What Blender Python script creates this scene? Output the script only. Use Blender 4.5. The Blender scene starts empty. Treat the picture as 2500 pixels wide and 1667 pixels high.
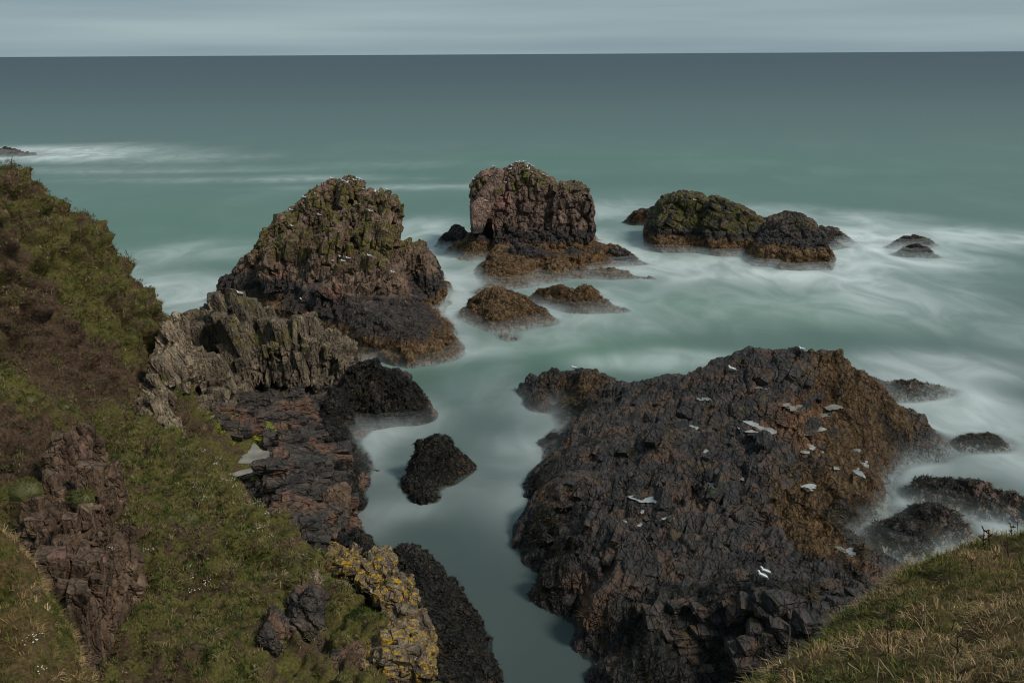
import bpy, bmesh, math, random
import numpy as np
from mathutils import Matrix, Vector, Euler
random.seed(7)
RNG = np.random.default_rng(11)
S = bpy.context.scene
COL = S.collection

# ------------------------------------------------------------------ camera
CAM_Z = 25.0
PITCH = 16.1
FPX = 2431.0                                  # focal length in photo pixels (2500 wide)
cam_d = bpy.data.cameras.new('camera')
cam_d.sensor_width = 36.0
cam_d.lens = 35.0
cam_d.clip_start = 0.1
cam_d.clip_end = 80000.0
cam = bpy.data.objects.new('camera', cam_d)
COL.objects.link(cam)
CAMM = (Matrix.Translation((0, 0, CAM_Z)) @ Matrix.Rotation(math.radians(90 - PITCH), 4, 'X')
        @ Matrix.Rotation(-0.0056, 4, 'Z'))
cam.matrix_world = CAMM
S.camera = cam
CR = np.array(CAMM.to_3x3())

# ------------------------------------------------------------------ sky and sun
SUN_EL, SUN_AZ = math.radians(46), math.radians(120)     # from behind the right shoulder
w = bpy.data.worlds.new('World')
S.world = w
w.use_nodes = True
nt = w.node_tree
nt.nodes.clear()
def wn(t, **k):
    n = nt.nodes.new(t)
    for a, b in k.items():
        setattr(n, a, b)
    return n
out = wn('ShaderNodeOutputWorld')
sky = wn('ShaderNodeTexSky', sky_type='NISHITA', sun_disc=False)
sky.sun_elevation = SUN_EL
sky.sun_rotation = SUN_AZ
bg1 = wn('ShaderNodeBackground'); bg1.inputs[1].default_value = 0.05
nt.links.new(sky.outputs[0], bg1.inputs[0])
tc = wn('ShaderNodeTexCoord')
sep = wn('ShaderNodeSeparateXYZ'); nt.links.new(tc.outputs['Generated'], sep.inputs[0])
# overcast layer: three times brighter at the zenith than at the horizon, drawn into soft bands
grad = wn('ShaderNodeMapRange'); grad.inputs[1].default_value = 0.0; grad.inputs[2].default_value = 1.0
grad.inputs[3].default_value = 0.200; grad.inputs[4].default_value = 0.25
nt.links.new(sep.outputs['Z'], grad.inputs[0])
mp = wn('ShaderNodeMapping'); mp.inputs['Scale'].default_value = (1.3, 1.3, 26.0)
mp.inputs['Rotation'].default_value = (0.02, -0.012, 0)
nt.links.new(tc.outputs['Generated'], mp.inputs[0])
nz = wn('ShaderNodeTexNoise'); nz.inputs['Scale'].default_value = 1.5; nz.inputs['Detail'].default_value = 4.0
nz.inputs['Roughness'].default_value = 0.45
nt.links.new(mp.outputs[0], nz.inputs[0])
rp = wn('ShaderNodeValToRGB')
rp.color_ramp.elements[0].position = 0.3; rp.color_ramp.elements[0].color = (0.50, 0.71, 0.83, 1)
rp.color_ramp.elements[1].position = 0.72; rp.color_ramp.elements[1].color = (0.80, 1.05, 1.13, 1)
nt.links.new(nz.outputs[0], rp.inputs[0])
bg2 = wn('ShaderNodeBackground')
nt.links.new(rp.outputs[0], bg2.inputs[0]); nt.links.new(grad.outputs[0], bg2.inputs[1])
mxs = wn('ShaderNodeMixShader'); mxs.inputs[0].default_value = 0.9
nt.links.new(bg1.outputs[0], mxs.inputs[1]); nt.links.new(bg2.outputs[0], mxs.inputs[2])
nt.links.new(mxs.outputs[0], out.inputs[0])

sun_d = bpy.data.lights.new('sun', 'SUN')
sun_d.energy = 1.5
sun_d.angle = math.radians(11)
sun_d.color = (1.0, 0.93, 0.82)
sun = bpy.data.objects.new('sun', sun_d)
COL.objects.link(sun)
sdir = Vector((math.cos(SUN_EL) * math.sin(SUN_AZ), math.cos(SUN_EL) * math.cos(SUN_AZ), math.sin(SUN_EL)))
sun.rotation_euler = sdir.to_track_quat('Z', 'Y').to_euler()
sun.location = (-40, -30, 60)

S.view_settings.view_transform = 'Standard'
S.view_settings.look = 'None'
S.view_settings.exposure = 1.1
S.view_settings.gamma = 1.0
S.cycles.transparent_max_bounces = 24
S.cycles.filter_width = 1.1

# ------------------------------------------------------------------ photo pixel -> world
def ray(px, py):
    v = CR @ np.array([(px - 1250.0) / FPX, (833.5 - py) / FPX, -1.0])
    return v / np.linalg.norm(v)
def PZ(px, py, z):                            # point on the ray at height z
    v = ray(px, py)
    t = (z - CAM_Z) / v[2]
    return np.array([0, 0, CAM_Z]) + v * t
def PD(px, py, d):                            # point on the ray at forward distance d
    v = ray(px, py)
    return np.array([0, 0, CAM_Z]) + v * (d / v[1])

# ------------------------------------------------------------------ numpy noise
def _hash(ix, iy, iz, seed):
    h = (ix.astype(np.uint32) * np.uint32(374761393) + iy.astype(np.uint32) * np.uint32(668265263)
         + iz.astype(np.uint32) * np.uint32(2246822519) + np.uint32((seed * 3266489917) & 0xffffffff))
    h = (h ^ (h >> np.uint32(15))) * np.uint32(2246822519)
    h = (h ^ (h >> np.uint32(13))) * np.uint32(3266489917)
    return h ^ (h >> np.uint32(16))
def vnoise(P, seed=0):
    I = np.floor(P).astype(np.int64)
    f = (P - I).astype(np.float32)
    u = f * f * f * (f * (f * 6 - 15) + 10)
    r = 0
    for dx in (0, 1):
        wx = u[:, 0] if dx else 1 - u[:, 0]
        for dy in (0, 1):
            wy = wx * (u[:, 1] if dy else 1 - u[:, 1])
            for dz in (0, 1):
                h = _hash(I[:, 0] + dx, I[:, 1] + dy, I[:, 2] + dz, seed)
                r = r + wy * (u[:, 2] if dz else 1 - u[:, 2]) * (h.astype(np.float32) / 4294967295.0)
    return r
_RO = np.array(Euler((0.6, 0.9, 0.4)).to_matrix())
def fbm(P, scale, octv=4, seed=0, rough=0.5, ridged=False):
    Q = np.asarray(P) * scale
    a, s, t = 1.0, 0.0, 0.0
    for o in range(octv):
        n = vnoise(Q, seed + o * 17)
        if ridged:
            n = 1 - np.abs(2 * n - 1)
        s = s + a * n; t += a
        a *= rough
        Q = (Q @ _RO) * 2.03 + 11.7
    return s / t
def voronoi(P, seed=0, tilt=False):
    I = np.floor(P).astype(np.int64)
    f = (P - I).astype(np.float32)
    n = len(P)
    F1 = np.full(n, 9.0, np.float32); F2 = F1.copy(); C = np.zeros(n, np.float32); T = np.zeros(n, np.float32)
    for dx in (-1, 0, 1):
        for dy in (-1, 0, 1):
            for dz in (-1, 0, 1):
                h = _hash(I[:, 0] + dx, I[:, 1] + dy, I[:, 2] + dz, seed)
                jx = (h & np.uint32(1023)).astype(np.float32) / 1023
                jy = ((h >> np.uint32(10)) & np.uint32(1023)).astype(np.float32) / 1023
                jz = ((h >> np.uint32(20)) & np.uint32(1023)).astype(np.float32) / 1023
                d = (dx + jx - f[:, 0]) ** 2 + (dy + jy - f[:, 1]) ** 2 + (dz + jz - f[:, 2]) ** 2
                c = ((h * np.uint32(2654435761)) >> np.uint32(8)).astype(np.float32) / 16777216.0
                nearer = d < F1
                F2 = np.where(nearer, F1, np.minimum(F2, d))
                C = np.where(nearer, c, C)
                if tilt:                       # every joint block has its own broken face
                    h2 = h * np.uint32(1597334677)
                    tx = (h2 & np.uint32(1023)).astype(np.float32) / 511.5 - 1
                    ty = ((h2 >> np.uint32(10)) & np.uint32(1023)).astype(np.float32) / 511.5 - 1
                    tz = ((h2 >> np.uint32(20)) & np.uint32(1023)).astype(np.float32) / 511.5 - 1
                    T = np.where(nearer, tx * (f[:, 0] - dx - jx) + ty * (f[:, 1] - dy - jy) + tz * (f[:, 2] - dz - jz), T)
                F1 = np.minimum(F1, d)
    return (np.sqrt(F1), np.sqrt(F2), C, T) if tilt else (np.sqrt(F1), np.sqrt(F2), C)
def smooth(a, b, x):
    t = np.clip((x - a) / (b - a), 0, 1)
    return t * t * (3 - 2 * t)

# ------------------------------------------------------------------ mesh helpers
def make_mesh(name, V, F, smooth_shade=False):
    V = np.asarray(V, np.float32); F = np.asarray(F, np.int32)
    k = F.shape[1]
    me = bpy.data.meshes.new(name)
    me.vertices.add(len(V)); me.vertices.foreach_set('co', V.ravel())
    me.loops.add(F.size); me.loops.foreach_set('vertex_index', F.ravel())
    me.polygons.add(len(F))
    me.polygons.foreach_set('loop_start', np.arange(0, F.size, k, dtype=np.int32))
    me.polygons.foreach_set('loop_total', np.full(len(F), k, np.int32))
    me.update(calc_edges=True)
    me.polygons.foreach_set('use_smooth', np.full(len(F), smooth_shade, bool))
    return me
def normals(me):
    n = np.empty(len(me.vertices) * 3, np.float32)
    me.vertex_normals.foreach_get('vector', n)
    return n.reshape(-1, 3)
def coords(me):
    n = np.empty(len(me.vertices) * 3, np.float32)
    me.vertices.foreach_get('co', n)
    return n.reshape(-1, 3).astype(np.float64)
def add_obj(name, me, mat=None, parent=None):
    o = bpy.data.objects.new(name, me)
    COL.objects.link(o)
    if mat is not None and not me.materials:
        me.materials.append(mat)
    if parent is not None:
        o.parent = parent
    return o
def tag(o, label=None, cat=None, group=None, kind=None):
    if label: o['label'] = label
    if cat: o['category'] = cat
    if group: o['group'] = group
    if kind: o['kind'] = kind
    return o
def set_attr(me, name, vals):
    a = me.attributes.new(name, 'FLOAT', 'POINT')
    a.data.foreach_set('value', np.asarray(vals, np.float32))
def set_col(me, name, cols):
    a = me.attributes.new(name, 'FLOAT_COLOR', 'POINT')
    c = np.ones((len(cols), 4), np.float32); c[:, :3] = cols
    a.data.foreach_set('color', c.ravel())
def strata(rx, ry, rz, sx, sy, sz):
    R = np.array(Euler((math.radians(rx), math.radians(ry), math.radians(rz))).to_matrix())
    return R @ np.diag([sx, sy, sz])
def rockify(V, N, low=0.3, lows=0.22, blk=0.25, crack=0.18, M=None, fine=0.1, fines=1.3, warp=0.5, seed=1, up=0.0, dome=0.0):
    V = np.asarray(V)
    if M is None: M = strata(0, 0, 0, 0.6, 0.6, 0.6)
    d = low * 2 * (fbm(V, lows, 3, seed) - 0.5)
    W = V + 0.6 * warp * (np.stack([fbm(V, 0.7, 2, seed + 3), fbm(V, 0.7, 2, seed + 4), fbm(V, 0.7, 2, seed + 5)], 1) - 0.5) * 2
    f1, f2, c, tt = voronoi(W @ M, seed + 6, True)
    d = d + blk * ((c - 0.5) * 1.6 + tt * 1.5) - crack * np.exp(-((f2 - f1) / 0.11) ** 2)
    d = d - dome * f1 * f1
    f1, f2, c, tt = voronoi(W @ M * 2.4 + 5.3, seed + 7, True)
    d = d - dome * 0.5 * f1 * f1
    d = d + blk * 0.45 * ((c - 0.5) * 1.6 + tt * 1.3) - crack * 0.45 * np.exp(-((f2 - f1) / 0.13) ** 2)
    d = d + fine * (fbm(V, fines, 4, seed + 8, 0.55, True) - 0.6) * 2
    Nn = N.astype(np.float64).copy()
    if up: 
        Nn[:, 2] += up
        Nn /= np.linalg.norm(Nn, axis=1)[:, None] + 1e-9
    return V + Nn * d[:, None]
def hull2d(P):
    P = sorted(map(tuple, P))
    def half(pts):
        h = []
        for p in pts:
            while len(h) > 1 and (h[-1][0]-h[-2][0])*(p[1]-h[-2][1]) - (h[-1][1]-h[-2][1])*(p[0]-h[-2][0]) <= 0:
                h.pop()
            h.append(p)
        return h[:-1]
    return np.array(half(P) + half(P[::-1]))
def tps(P, z, reg=0.02):
    n = len(P)
    r = np.linalg.norm(P[:, None] - P[None], axis=2)
    K = -np.sqrt(r * r + 0.7) + np.eye(n) * reg * 4
    A = np.zeros((n + 3, n + 3)); A[:n, :n] = K
    A[:n, n] = 1; A[:n, n+1:] = P; A[n, :n] = 1; A[n+1:, :n] = P.T
    s = np.linalg.solve(A, np.concatenate([z, np.zeros(3)]))
    def ev(Q):
        o = s[n] + Q @ s[n+1:]
        for i in range(n):
            r2 = (Q[:, 0] - P[i, 0]) ** 2 + (Q[:, 1] - P[i, 1]) ** 2
            o = o - s[i] * np.sqrt(r2 + 0.7)
        return o
    return ev
ROCKV = []                                     # vertices of everything that stands in the sea
def height_mesh(name, zc=(), dc=(), wc=(), res=0.15, cut=-2.0, ring=3.0, ringz=-2.6, zmax=None, rock=None,
                extra=None, smooth_shade=False, bounds=None, reg=0.02):
    """A ground sheet through control points: (px,py,height), (px,py,distance) or world points."""
    pts = [PZ(a, b, c) for a, b, c in zc] + [PD(a, b, c) for a, b, c in dc] + [np.array(p, float) for p in wc]
    pts = np.array(pts)
    if ring:
        h = hull2d(pts[:, :2])
        nxt = np.roll(h, -1, 0)
        dense = []
        for a, b in zip(h, nxt):
            k = max(1, int(np.linalg.norm(b - a) / 3.0))
            dense += [a + (b - a) * i / k for i in range(k)]
        dense = np.array(dense)
        c = h.mean(0)
        dirv = dense - c
        dirv /= np.linalg.norm(dirv, axis=1)[:, None]
        rp_ = dense + dirv * ring
        pts = np.vstack([pts, np.column_stack([rp_, np.full(len(rp_), ringz)])])
    ev = tps(pts[:, :2], pts[:, 2], reg)
    if bounds is None:
        lo, hi = pts[:, :2].min(0) - 0.5, pts[:, :2].max(0) + 0.5
    else:
        lo, hi = np.array(bounds[0]), np.array(bounds[1])
    xs = np.arange(lo[0], hi[0], res); ys = np.arange(lo[1], hi[1], res)
    X, Y = np.meshgrid(xs, ys)
    Q = np.column_stack([X.ravel(), Y.ravel()])
    Z = ev(Q)
    if zmax is not None: Z = np.minimum(Z, zmax + 0.25 * (Z - zmax))
    if extra is not None: Z = extra(Q, Z)
    Z = np.maximum(Z, -4.0)
    V = np.column_stack([Q, Z])
    nx, ny = len(xs), len(ys)
    idx = np.arange(nx * ny).reshape(ny, nx)
    F = np.stack([idx[:-1, :-1], idx[:-1, 1:], idx[1:, 1:], idx[1:, :-1]], -1).reshape(-1, 4)
    F = F[(Z[F] > cut).any(1)]
    used = np.unique(F)
    remap = np.full(nx * ny, -1); remap[used] = np.arange(len(used))
    V = V[used]; F = remap[F]
    me = make_mesh(name, V, F, smooth_shade)
    if rock is not None:
        V = rockify(V, normals(me), **rock)
        me.vertices.foreach_set('co', V.astype(np.float32).ravel()); me.update()
    return me, V, ev
def slab_mesh(name, slabs, voxel=0.15, rock=None, smooth_shade=False):
    """Jointed rock: overlapping tilted slabs fused into one skin, then broken up by joints.
    slab = (outline pixels, front distance, back distance, taper of the back, lean of the top)"""
    bm = bmesh.new()
    for sl in slabs:
        poly, d0, d1 = sl[0], sl[1], sl[2]
        tp = sl[3] if len(sl) > 3 else 0.8
        ln = sl[4] if len(sl) > 4 else 0.15
        ft = sl[5] if len(sl) > 5 else 0.9
        m = np.array([PD(p[0], p[1], (d0 + d1) / 2) for p in poly])
        c = m.mean(0)
        zlo = m[:, 2].min()
        pts = []
        for p in m:
            q = c + (p - c) * ft; q[1] = d0 + ln * (p[2] - zlo); pts.append(q)
            q = p.copy(); q[1] = d0 + (d1 - d0) * 0.35 + ln * (p[2] - zlo) * 0.5; pts.append(q)
            q = c + (p - c) * tp; q[1] = d1; pts.append(q)
        vs = [bm.verts.new(p) for p in pts]
        r = bmesh.ops.convex_hull(bm, input=vs)
        bmesh.ops.delete(bm, geom=[g for g in r['geom_interior'] if isinstance(g, bmesh.types.BMVert)], context='VERTS')
    me = bpy.data.meshes.new('t'); bm.to_mesh(me); bm.free()
    o = bpy.data.objects.new('t', me); COL.objects.link(o)
    md = o.modifiers.new('r', 'REMESH'); md.mode = 'VOXEL'; md.voxel_size = voxel
    dg = bpy.context.evaluated_depsgraph_get()
    e = o.evaluated_get(dg); m2 = e.to_mesh()
    V = coords(m2)
    nl = len(m2.loops); li = np.empty(nl, np.int32); m2.loops.foreach_get('vertex_index', li)
    F = li.reshape(-1, 4)
    e.to_mesh_clear()
    bpy.data.objects.remove(o); bpy.data.meshes.remove(me)
    me = make_mesh(name, V, F, smooth_shade)
    if rock is not None:
        V = rockify(V, normals(me), **rock)
        me.vertices.foreach_set('co', V.astype(np.float32).ravel()); me.update()
    return me, V

# ------------------------------------------------------------------ materials
class NT:
    def __init__(s, name):
        s.m = bpy.data.materials.new(name); s.m.use_nodes = True
        s.t = s.m.node_tree; s.t.nodes.clear()
        s.out = s.t.nodes.new('ShaderNodeOutputMaterial')
        g = s.t.nodes.new('ShaderNodeNewGeometry')
        s.pos = g.outputs['Position']; s.nrm = g.outputs['Normal']
    def put(s, n, i, v):
        if v is None: return
        if isinstance(v, bpy.types.NodeSocket): s.t.links.new(v, n.inputs[i])
        else: n.inputs[i].default_value = v
    def mapping(s, v, scale=(1, 1, 1), rot=(0, 0, 0)):
        n = s.t.nodes.new('ShaderNodeMapping'); s.put(n, 0, v)
        n.inputs['Scale'].default_value = scale
        n.inputs['Rotation'].default_value = [math.radians(a) for a in rot]
        return n.outputs[0]
    def noise(s, v, scale, detail=4.0, rough=0.5, dist=0.0, col=False):
        n = s.t.nodes.new('ShaderNodeTexNoise'); s.put(n, 'Vector', v)
        n.inputs['Scale'].default_value = scale; n.inputs['Detail'].default_value = detail
        n.inputs['Roughness'].default_value = rough; n.inputs['Distortion'].default_value = dist
        return n.outputs['Color' if col else 'Fac']
    def vor(s, v, scale, feature='DISTANCE_TO_EDGE', out='Distance'):
        n = s.t.nodes.new('ShaderNodeTexVoronoi'); n.feature = feature; s.put(n, 'Vector', v)
        n.inputs['Scale'].default_value = scale
        return n.outputs[out]
    def ramp(s, f, stops, mode='LINEAR'):
        n = s.t.nodes.new('ShaderNodeValToRGB'); s.put(n, 0, f)
        n.color_ramp.interpolation = mode
        e = n.color_ramp.elements
        while len(e) < len(stops): e.new(0.5)
        for k, (p, c) in zip(e, stops):
            k.position = p; k.color = (*c, 1)
        return n.outputs[0]
    def rng(s, f, a, b, c=0.0, d=1.0, sm=True):
        n = s.t.nodes.new('ShaderNodeMapRange'); s.put(n, 0, f)
        if sm: n.interpolation_type = 'SMOOTHSTEP'
        for i, x in enumerate((a, b, c, d)): s.put(n, i + 1, x)
        return n.outputs[0]
    def math(s, op, a, b=None):
        n = s.t.nodes.new('ShaderNodeMath'); n.operation = op; s.put(n, 0, a); s.put(n, 1, b)
        return n.outputs[0]
    def mix(s, f, a, b, mode='MIX'):
        n = s.t.nodes.new('ShaderNodeMix'); n.data_type = 'RGBA'; n.blend_type = mode
        s.put(n, 0, f)
        for i, x in ((6, a), (7, b)):
            s.put(n, i, (*x, 1) if isinstance(x, tuple) and len(x) == 3 else x)
        return n.outputs[2]
    def sepz(s, v, k=2):
        n = s.t.nodes.new('ShaderNodeSeparateXYZ'); s.put(n, 0, v); return n.outputs[k]
    def attr(s, name, col=False):
        n = s.t.nodes.new('ShaderNodeAttribute'); n.attribute_name = name
        return n.outputs['Color' if col else 'Fac']
    def bump(s, h, strength, dist, nrm=None):
        n = s.t.nodes.new('ShaderNodeBump'); n.inputs['Strength'].default_value = strength
        n.inputs['Distance'].default_value = dist; s.put(n, 'Height', h)
        if nrm: s.put(n, 'Normal', nrm)
        return n.outputs[0]
    def bsdf(s, col, rough=0.8, nrm=None, spec=0.3, alpha=None, **k):
        n = s.t.nodes.new('ShaderNodeBsdfPrincipled')
        s.put(n, 'Base Color', (*col, 1) if isinstance(col, tuple) else col)
        s.put(n, 'Roughness', rough); s.put(n, 'Normal', nrm); s.put(n, 'Specular IOR Level', spec); s.put(n, 'Alpha', alpha)
        for a, b in k.items(): s.put(n, a.replace('_', ' '), b)
        s.t.links.new(n.outputs[0], s.out.inputs[0])
        return n
def plain(name, col, rough=0.6, spec=0.3):
    t = NT(name)
    f = t.noise(t.pos, 30.0, 3)
    c = t.mix(f, tuple(x * 0.8 for x in col), tuple(min(1, x * 1.2) for x in col))
    t.bsdf(c, rough, None, spec)
    return t.m

BROWN = [(0.30, (0.034, 0.023, 0.016)), (0.45, (0.092, 0.060, 0.042)), (0.58, (0.150, 0.100, 0.070)), (0.72, (0.24, 0.17, 0.125))]
DARK = [(0.30, (0.012, 0.011, 0.011)), (0.48, (0.030, 0.026, 0.025)), (0.60, (0.050, 0.040, 0.036)), (0.75, (0.085, 0.062, 0.052))]
def rock_mat(name, base=BROWN, rot=(0, 0, 0), grain=(1, 1, 1), kelp=None, black=None, moss=None, mossc=(0.085, 0.085, 0.012),
             lichen=None, lichenc=(0.30, 0.29, 0.24), guano=None, film=None, filmx=None, tint=None, crack=1.3, rough=0.75, bump=1.0,
             kelpc=None, spec=0.22, zamp=1.6, yellow=None, algae=None, weed=None, wet=0.0, zones=False):
    """zones by real height above the sea: foam film, kelp belt, black belt, bare rock, moss, guano"""
    t = NT(name)
    P = t.mapping(t.pos, grain, rot)
    z = t.sepz(t.pos)
    big = t.noise(t.pos, 0.33, 5, 0.55)
    col = t.ramp(t.noise(P, 0.9, 8, 0.62, 0.4), base)
    fine = t.noise(P, 6.5, 8, 0.7)
    col = t.mix(1.0, col, t.ramp(fine, [(0.3, (0.45, 0.45, 0.45)), (0.5, (0.95, 0.95, 0.95)), (0.72, (1.7, 1.65, 1.6))]), 'MULTIPLY')
    if tint:                                   # patches of another rock colour
        col = t.mix(t.rng(t.noise(t.pos, tint[1], 4, 0.5), tint[2], tint[2] + 0.08), col, t.mix(1.0, tint[0], t.ramp(fine, [(0.3, (0.6, 0.6, 0.6)), (0.7, (1.5, 1.5, 1.5))]), 'MULTIPLY'))
    zz = t.math('ADD', z, t.math('MULTIPLY', t.math('SUBTRACT', t.noise(t.pos, 0.45, 5, 0.6), 0.5), zamp))
    rg = rough
    if moss:                                   # (from height, threshold)
        f = t.rng(t.noise(t.pos, 0.8, 6, 0.65, 0.3), moss[1], moss[1] + 0.10)
        f = t.math('MULTIPLY', f, t.rng(zz, moss[0] - 0.7, moss[0] + 0.7))
        mc = t.ramp(t.noise(t.pos, 2.2, 5, 0.6), [(0.35, tuple(x * 0.35 for x in mossc)), (0.55, mossc), (0.75, tuple(min(1, x * 2.0) for x in mossc))])
        col = t.mix(t.math('MULTIPLY', f, 0.85), col, mc)
    if black:
        f = t.rng(zz, black - 0.35, black + 0.35, 1.0, 0.0)
        bc = t.ramp(fine, [(0.3, (0.008, 0.008, 0.009)), (0.52, (0.022, 0.020, 0.020)), (0.72, (0.06, 0.052, 0.05))])
        col = t.mix(t.math('MULTIPLY', f, 0.88), col, bc)
    if kelp:
        f = t.rng(zz, kelp - 0.3, kelp + 0.3, 1.0, 0.0)
        K = t.mapping(t.pos, (1.0, 1.0, 0.22))
        kc = t.ramp(t.noise(K, 3.0, 7, 0.65, 0.5), kelpc or [(0.30, (0.022, 0.013, 0.008)), (0.45, (0.072, 0.041, 0.018)), (0.58, (0.14, 0.080, 0.034)), (0.72, (0.23, 0.145, 0.07))])
        col = t.mix(t.math('MULTIPLY', f, 0.9), col, kc)
    if algae:                                  # bright green film: threshold, colour
        f = t.rng(t.math('ADD', t.attr('algae'), t.noise(t.pos, 1.6, 6, 0.7, 0.3)), algae + 0.45, algae + 0.52)
        col = t.mix(f, col, t.ramp(fine, [(0.3, (0.05, 0.055, 0.008)), (0.6, (0.20, 0.22, 0.02)), (0.8, (0.36, 0.38, 0.05))]))
    if weed:                                   # dark weed tufts
        f = t.rng(t.noise(t.pos, 1.6, 6, 0.7, 0.5), weed, weed + 0.05)
        col = t.mix(f, col, t.ramp(fine, [(0.3, (0.006, 0.006, 0.006)), (0.7, (0.028, 0.025, 0.018))]))
    if lichen:
        f = t.math('MULTIPLY', t.rng(t.noise(t.pos, 5.5, 5, 0.75), lichen, lichen + 0.06), t.rng(t.noise(t.pos, 0.7, 3), 0.42, 0.55))
        col = t.mix(f, col, lichenc)
    if yellow:
        f = t.math('MULTIPLY', t.rng(t.noise(t.pos, 4.0, 6, 0.75, 0.4), yellow, yellow + 0.07), t.rng(t.noise(t.pos, 0.8, 3), 0.36, 0.5))
        col = t.mix(f, col, t.ramp(fine, [(0.35, (0.20, 0.11, 0.008)), (0.6, (0.40, 0.24, 0.015)), (0.75, (0.44, 0.37, 0.15))]))
    if zones:                                  # ochre weed and black weed grow where the mesh says
        zo = t.rng(t.math('ADD', t.attr('ochre'), t.math('MULTIPLY', t.math('SUBTRACT', t.noise(t.pos, 0.9, 6, 0.65, 0.4), 0.5), 1.3)), 0.35, 0.62)
        oc = t.ramp(t.noise(t.mapping(t.pos, (1.6, 0.5, 1.0), (0, 0, -28)), 3.0, 7, 0.65, 0.4), [(0.3, (0.016, 0.010, 0.006)), (0.46, (0.055, 0.031, 0.013)), (0.58, (0.10, 0.058, 0.021)), (0.72, (0.17, 0.108, 0.048))])
        col = t.mix(t.math('MULTIPLY', zo, 0.9), col, oc)
        zk = t.rng(t.math('ADD', t.attr('blackweed'), t.math('MULTIPLY', t.math('SUBTRACT', t.noise(t.pos, 1.1, 6, 0.65, 0.4), 0.5), 1.3)), 0.35, 0.6)
        col = t.mix(t.math('MULTIPLY', zk, 0.92), col, t.ramp(fine, [(0.3, (0.006, 0.006, 0.006)), (0.55, (0.018, 0.017, 0.015)), (0.75, (0.05, 0.045, 0.038))]))
        zr = t.rng(t.math('ADD', t.attr('rust'), t.math('MULTIPLY', t.math('SUBTRACT', t.noise(t.pos, 1.4, 6, 0.65, 0.4), 0.5), 1.2)), 0.35, 0.7)
        col = t.mix(t.math('MULTIPLY', zr, 0.8), col, t.ramp(fine, [(0.3, (0.05, 0.022, 0.010)), (0.55, (0.13, 0.065, 0.032)), (0.75, (0.25, 0.15, 0.09))]))
    if guano:
        f = t.rng(t.noise(t.mapping(t.pos, (1, 1, 0.6)), 4.5, 4, 0.7), 0.62, 0.67)
        f = t.math('MULTIPLY', f, t.rng(zz, guano - 1.5, guano + 1.5, 0.0, 0.85))
        f = t.math('MULTIPLY', f, t.rng(t.noise(t.pos, 0.5, 3), 0.44, 0.6))
        col = t.mix(f, col, (0.55, 0.54, 0.48))
    if film:                                   # thin run-off of sea foam over the washed part
        fz = t.math('ADD', z, t.math('MULTIPLY', t.math('SUBTRACT', t.noise(t.mapping(t.pos, (1, 1, 0.5)), 1.3, 6, 0.62), 0.5), film * 2.4))
        f = t.rng(fz, -0.1, film, 0.5, 0.0)
        if filmx: f = t.math('MULTIPLY', f, t.rng(t.sepz(t.pos, 0), filmx, filmx + 5.0))
        col = t.mix(f, col, (0.27, 0.31, 0.31))
        rg = t.rng(f, 0.0, 0.5, rough, 0.9)
    edge = t.rng(t.vor(t.mapping(t.mix(0.9, t.pos, t.noise(t.pos, 0.9, 4, 0.6, 0.0, True), 'ADD'), grain, rot), crack), 0.0, 0.09)
    fac = t.vor(t.mapping(t.mix(0.5, t.pos, t.noise(t.pos, 2.0, 4, 0.6, 0.0, True), 'ADD'), grain, rot), crack * 2.6, 'F1', 'Distance')
    h = t.math('ADD', t.math('MULTIPLY', edge, 0.6), t.math('ADD', t.math('MULTIPLY', fac, -0.55), t.math('MULTIPLY', t.noise(P, 2.6, 10, 0.6), 0.9)))
    nrm = t.bump(h, bump, 0.16)
    t.bsdf(col, rg, nrm, spec)
    return t.m

# ================================================================== THE ROCKS
# rock materials (albedo; wet weathered schist and granite)
M_STACK = rock_mat('stack_rock', BROWN, (0, 18, 0), (1.3, 1.3, 0.45), kelp=1.7, black=3.6, moss=(5.6, 0.455), mossc=(0.092, 0.080, 0.016), lichen=0.60,
                   lichenc=(0.24, 0.19, 0.14), guano=8.5, tint=((0.17, 0.085, 0.065), 0.28, 0.57), film=0.35)
M_STACK2 = rock_mat('blocky_stack_rock', [(0.30, (0.035, 0.025, 0.019)), (0.45, (0.085, 0.055, 0.042)), (0.58, (0.135, 0.09, 0.07)), (0.72, (0.19, 0.135, 0.11))],
                    (0, 8, 0), (1.2, 1.2, 0.6), kelp=2.1, black=3.6, moss=(8.2, 0.47), guano=9.3, film=0.3,
                    tint=((0.20, 0.11, 0.085), 0.22, 0.58))
M_LOW = rock_mat('kelp_covered_rock', DARK, (0, 0, 20), (1, 1, 0.6), kelp=3.2, moss=(1.3, 0.60), weed=0.57, film=0.3, zamp=1.0)
M_WASH = rock_mat('washed_rock', DARK, (0, 0, 20), (1, 1, 0.6), weed=0.50, film=0.75, zamp=0.8, kelp=0.5,
                  tint=((0.10, 0.065, 0.05), 0.5, 0.48))
M_FAR = rock_mat('far_islet_rock', DARK, (0, 25, 0), (1, 1, 0.35), kelp=1.9, black=2.6, moss=(2.7, 0.42), mossc=(0.07, 0.065, 0.014), film=0.7,
                 tint=((0.11, 0.07, 0.05), 0.4, 0.5), zamp=0.8)
M_DOME = rock_mat('dome_rock', DARK, (0, 15, 0), (1, 1, 0.5), kelp=2.3, black=3.4, moss=(3.6, 0.50), mossc=(0.06, 0.055, 0.016), film=0.6, tint=((0.085, 0.055, 0.04), 0.4, 0.5), zamp=0.8)
M_PLAT = rock_mat('platform_rock', DARK, (0, 0, -28), (1.5, 0.6, 1.4), tint=((0.062, 0.040, 0.029), 0.6, 0.52), zones=True, weed=0.60, lichen=0.66,
                  lichenc=(0.16, 0.13, 0.10), film=0.5, filmx=14.0, bump=1.1, rough=0.55, zamp=1.0, moss=(1.8, 0.57), mossc=(0.055, 0.042, 0.010))
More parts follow.
